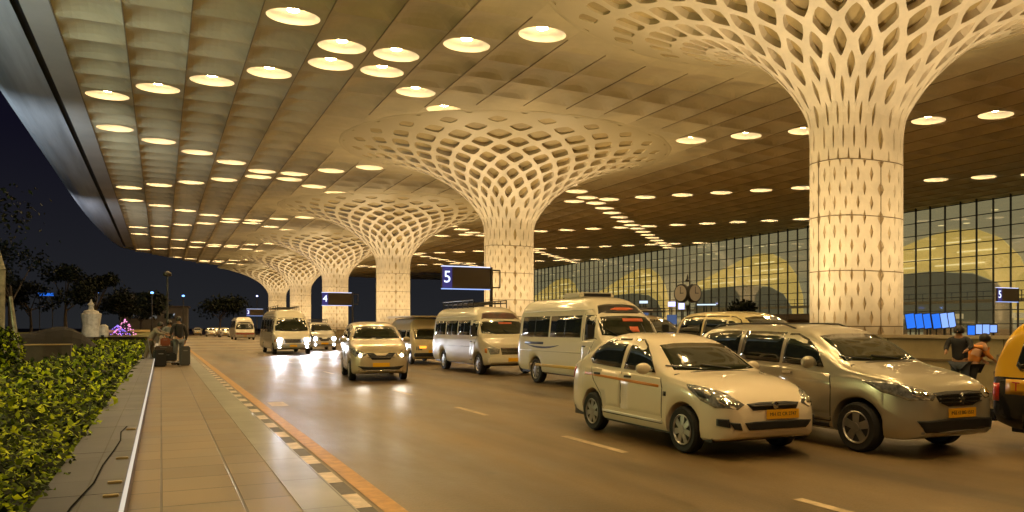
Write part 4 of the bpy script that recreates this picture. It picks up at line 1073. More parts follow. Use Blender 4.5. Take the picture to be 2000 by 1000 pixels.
# ---------------------------------------------------------------- box van taxi (black and yellow) and plain version
def make_microvan(L=3.65, Wd=1.5, Hh=1.74, upper=None, lower=None, taxi=True):
    r = empty('microvan', (0, 0, 0), 0)
    w = Wd/2
    B = Body(L, [(0, w*.80), (.04, w*.9), (.15, w*.96), (.4, w), (L-.3, w), (L-.06, w*.97), (L, w*.90)],
             [(0, .32), (.1, .26), (.5, .24), (L-.4, .26), (L, .36)],
             [(0, .84), (.1, .92), (.4, .96), (L-.1, .98), (L, .95)],
             [(0, .86), (.08, 1.0), (.2, 1.14), (.55, 1.52), (.7, 1.62), (1.0, Hh-.04), (1.6, Hh), (L-.6, Hh-.01), (L-.3, Hh-.05), (L-.18, Hh-.16), (L-.06, 1.25), (L, 1.0)],
             [.62, L-.78], .34, .28, n_hi=5.2, tumble=.16, ds=.05)
    B.wr_ = .29
    me = B.me; me.materials.append(lower); me.materials.append(upper)
    mi = [1 if (p.center.z > .955) else 0 for p in me.polygons]
    me.polygons.foreach_set('material_index', mi)
    meshobj('body', me, None, r)
    H = L/2; Y = lambda s: s-H
    for sx in (-1, 1):
        decal(B, 'window', side([(Y(.62), 1.03), (Y(1.30), 1.03), (Y(1.30), 1.50), (Y(.90), 1.50)], sx), sdir(sx), M_glass, r)
        decal(B, 'window', side([(Y(1.42), 1.03), (Y(2.30), 1.03), (Y(2.30), 1.50), (Y(1.42), 1.50)], sx), sdir(sx), M_glass, r)
        fr = decal(B, 'window', side([(Y(2.42), 1.03), (Y(L-.40), 1.03), (Y(L-.34), 1.10), (Y(L-.42), 1.42), (Y(L-.52), 1.50), (Y(2.42), 1.50)], sx), sdir(sx), M_glass, r)
        for p, q in (((Y(1.36), .40), (Y(1.36), 1.55)), ((Y(2.36), .40), (Y(2.36), 1.55))):
            decal(B, 'door_seam', side(strip_pts(p, q, .014), sx), sdir(sx), M_seam, r, off=.005, thick=.004, cuts=3)
        decal(B, 'tail_light', [(sx*w*.9, Y(L), .62), (sx*w, Y(L-.12), .62), (sx*w, Y(L-.12), .86), (sx*w*.9, Y(L), .86)], (-sx, -.5, 0), M_red, r, cuts=2)
        decal(B, 'headlight', [(sx*w*.55, Y(0), .62), (sx*w*.85, Y(0), .62), (sx*w*.85, Y(0), .78), (sx*w*.55, Y(0), .78)], (0, 1, 0), M_lens, r, cuts=2)
        decal(B, 'side_moulding', side([(Y(.98), .52), (Y(L-1.2), .52), (Y(L-1.2), .57), (Y(.98), .57)], sx), sdir(sx), M_dark, r, off=.012, cuts=2)
        if taxi:
            q = decal(B, 'permit_panel', side([(Y(L-.50), .72), (Y(L-.22), .72), (Y(L-.22), .92), (Y(L-.50), .92)], sx), sdir(sx), mat('taxi yellow', (0.70, 0.36, 0.01), .35, coat=.6), r, cuts=2)
            loc = B.hit((sx*w, Y(L-.36), .82), sdir(sx))[0]
            if loc is not None:
                M = Matrix.Translation((loc.x+sx*.009, Y(L-.36), .82)) @ Matrix.Rotation(R(90)*sx, 4, 'Z') @ Matrix.Rotation(R(90), 4, 'X')
                text_obj('lettering', 'T', .17, mat('red lettering', (.5, .02, .01), .5), q, M, ext=.001)
        b = MB(); b.box(sx*(w+.08)-.08, sx*(w+.08)+.08, Y(.56), Y(.60), 1.0, 1.14); b.build('wing_mirror', M_dark, r, bevel=.015)
    decal(B, 'windscreen', [(x*w, Y(.2), z) for x, z in ((-.84, 1.10), (0, 1.08), (.84, 1.10), (.76, 1.56), (0, 1.59), (-.76, 1.56))], (0, 1, -.1), M_wglass, r, cuts=4)
    decal(B, 'rear_window', [(x*w, Y(L), z) for x, z in ((-.80, 1.08), (.80, 1.08), (.72, 1.50), (-.72, 1.50))], (0, -1, -.1), M_glass, r, cuts=3)
    b = MB(); b.box(-w*.96, w*.96, Y(L-.08), Y(L+.07), .34, .50); b.box(-w*.96, w*.96, Y(-.07), Y(.08), .34, .50); b.build('bumper', M_dark, r, bevel=.03)
    plate(r, Y(-.072), .56, '', .42, .12)
    underbody(r, B, Wd-.06, .22, .36); add_wheels(r, B, Wd-.20, .155, 8)
    return r, B

def place(r, x, yfront, L, rz, label, cat, group=None):
    r.location = (x, yfront+L/2, 0); r.rotation_euler = (0, 0, rz); tag(r, label, cat, group)
    return r

# ================================================================== VEHICLES IN PLACE
sd = make_sedan(); place(sd, 6.90, 7.20, 4.12, R(-2.0), 'cream white saloon taxi with an orange side stripe and yellow number plate', 'car')
mp, Bm = make_mpv(paint('silver paint', (0.50, 0.46, 0.36), .28, metal=.55), 4.4, 1.72, 1.66, 0, 'MH 43 BG 1552', 'a')
place(mp, 8.98, 6.32, 4.4, 0, 'silver people carrier parked beside the cream saloon taxi', 'car')
tx, Bt = make_microvan(upper=paint('taxi yellow paint', (0.66, 0.36, 0.015)), lower=paint('taxi black paint', (0.012, 0.012, 0.012)))
place(tx, 10.95, 6.78-3.65, 3.65, 0, 'black and yellow taxi cut off by the right edge of the photo', 'taxi')

M_cap1 = mat('dark red roof graphic', (0.10, 0.03, 0.018), .35, noise=.7, nscale=3, col2=(0.03, 0.025, 0.02))
M_cap2 = mat('black roof graphic', (0.02, 0.018, 0.016), .3)
def mark_swoosh(B, r, sx, Y):
    m = mat('dark blue graphic', (0.03, 0.04, 0.11), .4)
    top = []; bot = []
    for k in range(9):
        t = k/8; y = 2.75+2.05*(1-t); z = 1.02+0.10*(2*t-1)**2; top.append((Y(y), z+.055*math.sin(math.pi*t)**.7)); bot.append((Y(y), z-.005))
    decal(B, 'side_graphic', side(top+bot[::-1], sx), sdir(sx), m, r, cuts=1)
    q = decal(B, 'lettering_band', side([(Y(3.7), 1.13), (Y(4.9), 1.13), (Y(4.9), 1.20), (Y(3.7), 1.20)], sx), sdir(sx), m, r, cuts=2)
v2, B2 = make_bus(5.5, 1.92, 2.42, nwin=2, capm=M_cap2, stripe=mat('yellow stripe', (0.62, 0.40, 0.03), .4), mark=mark_swoosh, ac=2.3, txt='')
b = MB(); p = B2.hit((0, -2.75+1.35, Hh_ := 2.28), (0, 1, -.35))[0]
q = decal(B2, 'cap_lettering', [(x, -1.9, z) for x, z in ((-.30, 2.18), (-.10, 2.15), (.18, 2.15), (.42, 2.20), (.30, 2.25), (-.12, 2.25))], (0, 1, -.35), mat('orange red lettering', (.60, .12, .04), .4), v2, off=.014, cuts=2)
q = decal(B2, 'windscreen_sticker', [(x, -2.3, z) for x, z in ((-.1, 1.80), (.5, 1.80), (.5, 1.88), (-.1, 1.88))], (0, 1, -.1), mat('orange red lettering', (.6, .1, .03), .4), v2, off=.012, cuts=2)
q = decal(B2, 'windscreen_sticker', [(x, -2.3, z) for x, z in ((.05, 1.52), (.30, 1.52), (.30, 1.66), (.05, 1.66))], (0, 1, -.1), mat('orange red lettering', (.6, .1, .03), .4), v2, off=.012, cuts=2)
place(v2, 10.80, 15.75, 5.5, 0, 'cream minibus with a dark blue side graphic and roof unit, behind the cream saloon taxi', 'minibus', 'minibuses waiting in line')
v1, B1 = make_bus(5.7, 1.98, 2.36, nwin=3, capm=M_cap1, rackroof=True, txt='')
decal(B1, 'windscreen_sticker', [(x, -2.3, z) for x, z in ((-.15, 1.76), (.35, 1.76), (.35, 1.82), (-.15, 1.82))], (0, 1, -.1), mat('orange red lettering', (.6, .1, .03), .4), v1, off=.012, cuts=2)
place(v1, 10.82, 23.6, 5.7, 0, 'cream minibus with a dark red roof front and roof rack below the bay 5 sign', 'minibus', 'minibuses waiting in line')
jp, Bj = make_microvan(L=4.3, Wd=1.75, Hh=2.05, upper=paint('cream van paint', (0.62, 0.50, 0.30)), lower=paint('cream van paint', (0.62, 0.50, 0.30)), taxi=False)
b = MB(); b.box(-.95, .95, -2.0, 2.0, 2.07, 2.12); b.build('roof_visor', mat('cream awning', (.6, .5, .3), .5), jp, bevel=.02)
o = MB().box(-.60, -.30, -2.19, -2.155, .70, .80).build('amber_lamp', emis('amber glow', (1, .35, .03), 2.2), jp)
place(jp, 10.8, 32.0, 4.3, 0, 'small cream van with an orange lamp, squeezed behind the first minibus rack', 'van')
iv, Bi = make_mpv(paint('gold beige paint', (0.52, 0.43, 0.29), .28, metal=.3), 4.55, 1.78, 1.80, 1, '', 'b', rails=False)
place(iv, 6.25, 22.3, 4.55, R(-8), 'gold beige people carrier driving alone down the middle lane with dim headlights', 'car')
bs, Bb = make_bus(7.4, 2.25, 2.72, lit=True, nwin=4, rackroof=True, txt='', front='grey')
place(bs, 7.15, 47.0, 7.4, 0, 'tall minibus driving towards the camera with bright white headlights and roof rack', 'minibus')
sv, Bs = make_mpv(paint('pale grey paint', (0.50, 0.47, 0.40), .3, metal=.2), 4.6, 1.84, 2.0, 2, '', 'b', rack=True)
place(sv, 10.35, 54.0, 4.6, 0, 'pale off roader with bright headlights beside the tall lit minibus', 'car')
wbu, Bw = make_bus(8.5, 2.5, 3.0, nwin=4, txt='', belt=1.5)
b = MB(); b.box(-1.1, 1.1, -4.36, -4.33, .72, .92); b.build('red_band', mat('faded red band', (.45, .10, .05), .5), wbu)
place(wbu, 9.9, 105, 8.5, 0, 'distant white bus standing left of the tall lit minibus', 'bus')
KIDS.clear()
far_src, _ = make_mpv(paint('plain white paint', (0.62, 0.56, 0.46)), 4.3, 1.72, 1.6, 0, '', 'b', rails=False)
place(far_src, 9.6, 135.0, 4.3, R(1), 'white car far down the road just ahead of the distant row of three', 'car', 'white cars far down the road')
hb, _ = make_mpv(paint('pale yellow paint', (0.60, 0.50, 0.26)), 4.3, 1.72, 2.02, 0, '', 'b', rails=False)
place(hb, 13.5, 13.0, 4.3, R(1), 'pale yellow tall car in the far lane seen over the silver people carrier roof', 'car')
rk, _ = make_mpv(paint('gold beige paint', (0.52, 0.43, 0.29)), 4.4, 1.72, 2.0, 0, '', 'b', rack=True)
place(rk, 13.7, 17.9, 4.4, R(-1), 'beige car with a black roof rack in the far lane behind the saloon taxi', 'car')
for (x, y, lb) in ((8.2, 150, 'white car far down the road, nearest of the distant row of three'), (10.4, 168, 'white car far down the road in the middle of the distant row'), (7.2, 182, 'white car far down the road at the far end of the distant row')):
    c_ = copy_tree(far_src); c_.location = (x, y, 0); c_.rotation_euler = (0, 0, 0); tag(c_, lb, 'car', 'white cars far down the road')

def headspot(root, x, y, z, en, aimy, col=(0.86, 0.9, 1.0)):
    ld = bpy.data.lights.new('beam', 'SPOT'); ld.energy = en; ld.color = col; ld.spot_size = R(70); ld.spot_blend = 1; ld.shadow_soft_size = 0.09
    lo = bpy.data.objects.new('beam', ld); COL.objects.link(lo); lo.parent = root; lo.location = (x, y, z)
    lo.rotation_euler = Vector((0, -1, -aimy)).to_track_quat('-Z', 'Y').to_euler()
for sx in (-.75, .75): headspot(bs, sx, -3.86, .82, 1200, .03)
for sx in (-.60, .60): headspot(sv, sx, -2.42, .85, 450, .04)
for sx in (-.55, .55): headspot(iv, sx, -2.42, .80, 25, .12, (1, .9, .75))

# ================================================================== SMALL THINGS
M_post = mat('sign steel', (0.05, 0.045, 0.04), .45, metal=.5)
def bay_sign(x, y, num, lab, w=2.9, h=1.22, ztop=5.05, sc=1.0):
    r = empty('bay_sign', (x, y, 0), 0, lab, 'sign', 'illuminated bay signs')
    b = MB(); b.tube((0, 0, 0), (0, 0, ztop+.05), .09, n=12)
    b.tube((0, 0, ztop-.12), (.55, 0, ztop-.12), .04); b.tube((0, 0, ztop-h+.1), (.55, 0, ztop-h+.1), .04); b.tube((.55, 0, ztop-.12), (.55, 0, ztop-h+.1), .04)
    b.build('post', M_post, r)
    x0, x1 = -w-.12, -.12
    b = MB(); b.box(x0, x1, -.09, .09, ztop-h, ztop); b.build('panel', mat('dark sign face', (0.05, 0.035, 0.02), .3), r, bevel=.01)
    b = MB(); b.box(x0-.01, x1+.01, -.12, .12, ztop+.004, ztop+.05); b.build('light_bar', emis('cool white tube', (.62, .70, 1.0), 1.6), r)
    b = MB(); b.box(x0-.01, x1+.01, -.12, .12, ztop-h-.055, ztop-h-.004); b.build('light_bar', emis('blue white tube', (.35, .50, 1.0), 1.2), r)
    b = MB(); b.box(x0, x0+.58, -.102, -.092, ztop-h+.01, ztop-.01); b.build('number_field', mat('deep blue field', (.03, .03, .16), .4, emit=(.05, .05, .3), estr=.5), r)
    M = Matrix.Translation((x0+.29, -.106, ztop-h/2)) @ Matrix.Rotation(R(90), 4, 'X')
    text_obj('bay_number', num, .95, emis('lit numeral', (.78, .86, 1.0), 1.8), r, M, ext=.004)
    return r
bay_sign(17.4, 41.0, '5', 'large illuminated bay sign reading 5, above the front minibus')
bay_sign(17.4, 76.5, '4', 'illuminated bay sign reading 4 hanging in front of the fourth column')
bay_sign(17.4, 150.0, '3', 'smallest illuminated bay sign, left of the tall lit minibus and far away')
bay_sign(71.8, 45.0, '5', 'illuminated bay sign reading 5 above the black and yellow taxi, before the terminal glass', ztop=5.2)

# four faced street clock
ck = empty('street_clock', (28.7, 37.5, 0), 0, 'black four faced street clock on a tall post in front of the terminal glass', 'clock')
b = MB(); b.lathe([(.16, 0), (.16, .3), (.08, .4), (.06, 2.6), (.10, 2.75), (.14, 2.95)], 16); b.lathe([(.10, 4.35), (.16, 4.42), (.05, 4.55), (.06, 4.62), (.02, 4.80)], 12); b.build('post', M_dark, ck)
for k in range(4):
    an = k*math.pi/2+R(9); M = Matrix.Translation((0, 0, 3.65)) @ Matrix.Rotation(an, 4, 'Z')
    b = MB(); b.lathe([(.46, -.60), (.54, -.60), (.56, -.40), (.36, -.30)], 32, axis='Y'); me = b.mesh(); me.transform(M); meshobj('case', me, M_dark, ck, True)
    b = MB(); b.lathe([(.47, -.605), (.001, -.606)], 32, axis='Y'); me = b.mesh(); me.transform(M); f_ = meshobj('dial', me, mat('clock dial', (.30, .25, .16), .5, emit=(1, .8, .5), estr=.05), ck)
    for hx in ((-.02, .02, -.620, -.612, -.03, .38), (-.02, .26, -.628, -.622, -.02, .02)):
        b = MB(); b.box(*hx); me = b.mesh(); me.transform(M); meshobj('hand', me, M_dark, f_)

# information screens under the terminal front
scr = emis('blue screen', (.03, .18, .85), 1.15); scr2 = emis('bright blue screen', (.25, .42, 1.0), 1.3)
def screen(x, y, z, w, h, m, lab, tilt=0):
    r = empty('information_screen', (x, y, 0), R(-52), lab, 'screen', 'blue information screens by the terminal doors')
    M = Matrix.Translation((0, 0, z)) @ Matrix.Rotation(tilt, 4, 'Y')
    b = MB(); b.box(-w/2-.06, w/2+.06, 0, .12, -h/2-.06, h/2+.06, M); b.build('frame', M_dark, r)
    b = MB(); b.box(-w/2, w/2, -.02, -.004, -h/2, h/2, M); b.build('display', m, r)
    b = MB(); b.box(-.05, .05, .02, .08, 0, z-h/2); b.build('stand', M_dark, r)
def px(X, Yp, d):   # world point seen at that distance (used only to place far background things)
    th = math.atan(685/1500); Xc = (X-1000)/1500*d
    return (d*math.sin(th)+Xc*math.cos(th), d*math.cos(th)-Xc*math.sin(th), 1.6+(640-Yp)/1500*d)
for k, (X, Yp, w, h, m) in enumerate(((1778, 627, 15, 28, scr), (1795, 627, 13, 28, scr), (1811, 627, 12, 28, scr), (1829, 627, 13, 28, scr), (1844, 626, 12, 28, scr2), (1857, 625, 14, 28, scr2))):
    x, y, z = px(X, Yp, 55)
    screen(x, y, z, w/1500*55, h/1500*55, m, ['first', 'second', 'third', 'fourth', 'fifth', 'sixth'][k]+' from the left of the six tall leaning blue screens right of the nearest column', R(-8))
for k, (X, Yp, w, h, m) in enumerate(((1897, 645, 12, 18, scr), (1912, 643, 10, 18, scr2), (1926, 643, 11, 18, scr2), (1940, 642, 12, 14, scr2))):
    x, y, z = px(X, Yp, 62)
    screen(x, y, z, w/1500*62, h/1500*62, m, ['first', 'second', 'third', 'fourth'][k]+' from the left of the four small blue screens beside the standing woman')
for k, (X, Yp, w, h, m) in enumerate(((1257, 590, 16, 5, emis('cool window', (.7, .85, 1), 1.2)), (1312, 594, 14, 9, emis('violet white light', (.55, .55, 1), 2.2)), (1331, 598, 11, 12, emis('violet white light', (.5, .5, 1), 2.2)), (1475, 629, 12, 6, emis('violet light', (.35, .3, 1), 1.0)), (1502, 629, 22, 7, emis('violet light', (.35, .3, 1), 1.0)), (1380, 595, 36, 2.5, emis('cool window', (.6, .7, .9), .6)))):
    x, y, z = px(X, Yp, 72)
    r = empty('shop_light', (x, y, 0), R(-38), ['pale lit panel in front of the glass wall, above the second minibus', 'round violet white light just left of the street clock post', 'violet white light directly under the street clock', 'small violet sign light above the beige car roof', 'wider violet sign light right of the small one', 'thin pale light strip right of the street clock'][k], 'lit panel')
    b = MB(); b.box(-w/3000*72, w/3000*72, 0, .06, z-h/3000*72, z+h/3000*72); b.build('panel', m, r)
    b = MB(); b.box(-.05, .05, .065, .12, 0, z+.1); b.build('stand', M_dark, r)
    if k in (0, 1): b = MB(); b.box(-.45, .45, .0, .05, z-1.9, z-1.0); b.build('lower_panel', emis('dim blue panel', (.2, .3, .6), .35), r)
# brown kiosk between the wall and the nearest column
kx, ky, kz = px(1560, 630, 42)
r = empty('kiosk', (kx, ky, 0), R(0), 'low flat roofed brown kiosk behind the barrier wall, left of the nearest column', 'kiosk')
b = MB(); b.box(-2.2, 2.2, -1.4, 1.4, 0, 2.0); b.build('wall', mat('brown kiosk wall', (.12, .07, .03), .6, noise=.3), r)
b = MB(); b.box(-2.5, 2.5, -1.7, 1.7, 2.003, 2.30); b.build('roof', mat('dark brown fascia', (.045, .03, .018), .6), r, bevel=.02)
b = MB(); b.box(-1.6, 1.6, -1.43, -1.402, .9, 1.7); b.build('window', M_glass, r)

# ---- people
def skin_mesh(name, verts, edges, radii, m, parent=None, sub=2, root=0):
    me = bpy.data.meshes.new(name); me.from_pydata(verts, edges, [])
    o = bpy.data.objects.new('tmp_skin', me); COL.objects.link(o)
    md = o.modifiers.new('s', 'SKIN'); md.use_smooth_shade = True
    for i, r_ in enumerate(radii):
        sv_ = me.skin_vertices[0].data[i]; sv_.radius = (r_, r_) if not isinstance(r_, tuple) else r_
        sv_.use_root = (i == root)
    o.modifiers.new('u', 'SUBSURF').levels = sub
    dg = bpy.context.evaluated_depsgraph_get(); me2 = bpy.data.meshes.new_from_object(o.evaluated_get(dg))
    bpy.data.objects.remove(o)
    me2.materials.clear()
    return meshobj(name, me2, m, parent, True)
M_skin = mat('skin', (0.36, 0.19, 0.10), .55); M_hair = mat('black hair', (.01, .008, .007), .5)
def person(loc, rz, lab, top, bottom, h=1.7, lean=0.0, arms=((.25, .1, .95), (.25, .1, .95)), hair=True, skirt=False, stride=.10, look=0.0):
    """faces -y. arms: per side (out, forward, height) of the hand as metres"""
    r = empty('person', loc, rz, lab, 'person')
    k = h/1.7
    def L_(x, y, z):  # bend forward above the hip
        dz = max(0, z-.95); return (x*k, (y-math.sin(lean)*dz)*k, (z if z < .95 else .95+dz*math.cos(lean))*k)
    V = [L_(0, 0, .95), L_(0, .01, 1.12), L_(0, .01, 1.32), L_(0, 0, 1.44), L_(0, -.01, 1.50), L_(0, -.02, 1.60), L_(0, -.02, 1.68)]
    E_ = [(i, i+1) for i in range(6)]; Rd = [(.155, .11), (.13, .10), (.165, .11), (.10, .08), (.052, .055), (.078, .095), (.055, .065)]
    def limb(pts, rad, at):
        nonlocal V, E_, Rd
        p = at
        for q, r_ in zip(pts, rad): V.append(q); Rd.append((r_, r_)); E_.append((p, len(V)-1)); p = len(V)-1
        return p
    for sx in (-1, 1):
        st = stride*sx
        limb([L_(sx*.10, 0, .86), (sx*.10*k, -st*.5*k, .50*k), (sx*.10*k, -st*k, .09*k), (sx*.11*k, (-st-.14)*k, .04*k)], [.085, .058, .042, .036], 0)
    arm_j = []
    for sx, (ao, af, az) in zip((-1, 1), arms):
        sh = Vector(L_(sx*.20, 0, 1.40)); hd_ = Vector(L_(sx*ao, -af, az)) if az > .95 else Vector((sx*ao*k, -af*k-math.sin(lean)*.3, az*k))
        mid = (sh+hd_)/2+Vector((sx*.05, .07, -.03))
        e0 = limb([tuple(sh), tuple(mid), tuple(hd_)], [.052, .040, .027], 3)
        d = (hd_-mid).normalized(); s_ = d.orthogonal().normalized()
        palm = hd_+d*.05*k; pi_ = limb([tuple(palm)], [.030], e0)
        for f in range(4):
            o_ = s_*(.027-.018*f); limb([tuple(palm+o_+d*.035), tuple(palm+o_*1.15+d*(.075-.008*abs(f-1))+Vector((0, -.012, 0)))], [.010, .008], pi_)
        limb([tuple(hd_+s_*.035+d*.02), tuple(hd_+s_*.05+d*.06)], [.011, .009], e0)
        arm_j.append((sh, mid, hd_))
    skin_mesh('body', V, E_, Rd, M_skin, r)
    # face
    hc = Vector(L_(0, -.02, 1.61)); b = MB()
    for sx in (-1, 1): b.lathe([(.001, -.012), (.010, -.006), (.012, 0)], 8, c=(hc.x+sx*.03, hc.y-.088, hc.z+.01), axis='Y')
    b.build('eyes', M_dark, r)
    b = MB(); b.poly([(hc.x-.012, hc.y-.088, hc.z-.02), (hc.x+.012, hc.y-.088, hc.z-.02), (hc.x, hc.y-.115, hc.z-.018)]); b.poly([(hc.x-.012, hc.y-.088, hc.z-.02), (hc.x, hc.y-.115, hc.z-.018), (hc.x, hc.y-.09, hc.z+.015)]); b.poly([(hc.x+.012, hc.y-.088, hc.z-.02), (hc.x, hc.y-.09, hc.z+.015), (hc.x, hc.y-.115, hc.z-.018)])
    b.build('nose', M_skin, r)
    if hair:
        b = MB(); b.lathe([(.095, -.05), (.108, .0), (.105, .05), (.08, .10), (.04, .125), (.001, .13)], 16, c=(hc.x, hc.y+.022, hc.z+.0), sy=1.05); b.build('hair', M_hair, r, True)
    # jacket / shirt
    V = [L_(0, 0, .90), L_(0, .01, 1.12), L_(0, .01, 1.32), L_(0, 0, 1.43)]; E_ = [(0, 1), (1, 2), (2, 3)]; Rd = [(.185, .14), (.16, .125), (.19, .135), (.12, .10)]
    for j, sx in zip(arm_j, (-1, 1)):
        p = 3
        for q, r_ in zip((j[0], j[1], j[1].lerp(j[2], .85)), (.070, .056, .043)): V.append(tuple(q)); Rd.append((r_, r_)); E_.append((p, len(V)-1)); p = len(V)-1
    skin_mesh('shirt', V, E_, Rd, top, r)
    V = [L_(0, 0, .93)]; E_ = []; Rd = [(.175, .135)]
    for sx in (-1, 1):
        st = stride*sx; p = 0
        for q, r_ in (((sx*.10*k, 0, .84*k), .105), ((sx*.10*k, -st*.5*k, .50*k), .082 if not skirt else .13), ((sx*.10*k, -st*k, .13*k), .065 if not skirt else .12)):
            V.append(q); Rd.append((r_, r_)); E_.append((p, len(V)-1)); p = len(V)-1
    skin_mesh('trousers', V, E_, Rd, bottom, r)
    b = MB()
    for sx in (-1, 1):
        st = stride*sx; b.box(sx*.105*k-.05, sx*.105*k+.05, (-st-.20)*k, (-st+.06)*k, 0.0, .085)
    b.build('shoes', M_dark, r, bevel=.025)
    return r
C_blk = mat('black cloth', (.015, .015, .018), .8); C_den = mat('blue denim', (.05, .06, .08), .8, noise=.4, nscale=9); C_lt = mat('light shirt', (.20, .17, .14), .8); C_kh = mat('khaki cloth', (.16, .12, .07), .8); C_or = mat('peach cloth', (.72, .27, .05), .8); C_gr = mat('grey cloth', (.16, .17, .18), .8)
person((15.6, 11.0, 0), R(-70), 'woman with dark hair in a black top and blue jeans standing by the barrier wall', C_blk, C_den, h=1.62, lean=R(8), arms=((.18, .35, 1.15), (.22, .33, 1.18)), stride=.06)
person((16.05, 11.05, 0), R(60), 'person in a peach top with dark trousers bending beside the woman in black', C_or, C_blk, h=1.50, lean=R(28), arms=((.16, .38, 1.05), (.20, .35, 1.0)), stride=.12)
b = MB(); sr = empty('suitcase', (16.75, 10.8, 0), R(20), 'black suitcase standing by the barrier wall right of the person in peach', 'suitcase')
b.box(-.24, .24, -.15, .15, .05, .70); b.build('shell', C_blk, sr, bevel=.05)
b = MB(); b.tube((-.13, .10, .70), (-.13, .10, 1.0), .012, n=6); b.tube((.13, .10, .70), (.13, .10, 1.0), .012, n=6); b.tube((-.13, .10, 1.0), (.13, .10, 1.0), .016, n=6); b.build('handle', M_metal, sr)

WZ = .15
person((-.40, 32.6, WZ), R(75), 'person in a pale shirt and light trousers leaning over the luggage trolley on the walkway', C_lt, mat('stone trousers', (.15, .12, .08), .8), h=1.76, lean=R(34), arms=((.18, .50, 1.18), (.18, .50, 1.22)), stride=.16)
person((.62, 32.7, WZ), R(-150), 'tall man in dark clothes standing at the right of the luggage trolley', C_blk, C_gr, h=1.86, arms=((.30, .08, .82), (.28, .15, .90)), stride=.06)
person((.30, 34.6, WZ), R(10), 'person in a grey top standing behind the luggage trolley', C_gr, C_blk, h=1.72, arms=((.22, .25, 1.05), (.25, .2, 1.0)))
tr_ = empty('luggage_trolley', (.12, 32.2, WZ), R(90), 'luggage trolley with steel frame standing on the walkway between two people', 'trolley')
b = MB()
for x_ in (-.30, .30): b.tube((x_, -.5, .12), (x_, .45, .16), .018, n=6); b.tube((x_, .45, .16), (x_, .58, 1.02), .018, n=6)
b.tube((-.30, .58, 1.02), (.30, .58, 1.02), .022, n=8); b.tube((-.30, -.5, .12), (.30, -.5, .12), .018, n=6); b.tube((-.3, 0, .14), (.3, 0, .14), .018, n=6); b.tube((-.3, .45, .16), (.3, .45, .16), .018, n=6)
b.build('frame', M_metal, tr_)
for (x_, y_) in ((-.28, .42), (.28, .42), (0, -.48)):
    b = MB(); b.lathe([(.075, -.02), (.08, 0), (.075, .02)], 14, c=(x_, y_, .08), axis='X'); b.build('wheel', M_tyre, tr_)
for lab, (x, y, z), (w, d, h_), m, rz in (('large black suitcase lying at the bottom of the luggage trolley', (.12, 32.2, WZ+.185), (.80, .52, .30), C_blk, 0),
        ('dark brown suitcase on top of the black one on the trolley', (.08, 32.2, WZ+.49), (.62, .42, .26), mat('brown case', (.05, .03, .025), .5), 0),
        ('small rust red bag at the top of the trolley load', (.14, 32.2, WZ+.755), (.34, .30, .30), mat('rust red bag', (.22, .05, .02), .7), 0),
        ('upright black suitcase on the walkway left of the trolley', (-.05, 31.5, WZ), (.42, .28, .62), C_blk, R(15)),
        ('tall dark grey suitcase held beside the man in dark clothes', (.82, 32.1, WZ), (.36, .28, .74), mat('dark grey case', (.06, .06, .065), .5), R(10))):
    s__ = empty('suitcase', (x, y, z), rz, lab, 'suitcase', 'luggage on the walkway')
    b = MB(); b.box(-w/2, w/2, -d/2, d/2, .0, h_); b.build('shell', m, s__, bevel=.04)
    b = MB(); b.box(-w*.2, w*.2, -d/2-.02, -d/2+.01, h_*.75, h_*.80); b.box(-w/2-.004, w/2+.004, -.012, .012, .03, h_-.03); b.build('handle', M_metal, s__)
# lamp standard and poles near the group
def pole(x, y, h, lab, lampc=None, rr=.05, arm=0.0, name='lamp_post'):
    r = empty(name, (x, y, 0), 0, lab, 'lamp post')
    b = MB(); b.tube((0, 0, 0), (0, 0, h), rr*1.3, rr*.8, n=10); b.tube((0, 0, 0), (0, 0, .25), rr*2, rr*2, n=10)
    if arm: b.tube((0, 0, h-.1), (arm, 0, h+.15), rr*.6, n=8)
    b.build('pole', M_post, r)
    b = MB(); b.lathe([(.02, .22), (.16, .16), (.19, .04), (.15, .0), (.001, -.02)], 14, c=(arm, 0, h+(.12 if arm else 0)))
    b.build('lamp_head', lampc or M_post, r, True, fixn=True)
    return r
pole(.25, 37.5, 3.9, 'thin unlit post rising behind the luggage trolley group', None, .045)
blue = emis('blue white lamp', (.15, .35, 1.0), 5)
for X, Yp, d, lab in ((297, 573, 95, 'small blue white street lamp left of the thin post'), (358, 579, 110, 'small blue white street lamp right of the thin post'), (502, 579, 170, 'blue white street lamp above the distant bay sign'), (190, 572, 90, 'faint blue lamp right of the pale stone sculpture')):
    x, y, z = px(X, Yp, d); r = pole(x, y, z, lab, emis('violet white lamp', (.45, .5, 1.0), 9) if X == 502 else blue, .07)
    if X == 502: r.scale = (1, 1, 1)
# blue lit sign on the left
x, y, z = px(90, 575, 120)
r = empty('neon_sign', (x, y, 0), R(-10), 'long blue lit sign over the dark garden at the left', 'sign')
b = MB(); b.box(-1.1, 1.1, -.1, .1, z-.22, z+.22); b.build('panel', emis('blue sign', (.02, .15, .75), 1.0), r)
b = MB(); b.tube((-.9, 0, 0), (-.9, 0, z-.2), .06); b.tube((.9, 0, 0), (.9, 0, z-.2), .06); b.build('posts', M_post, r)

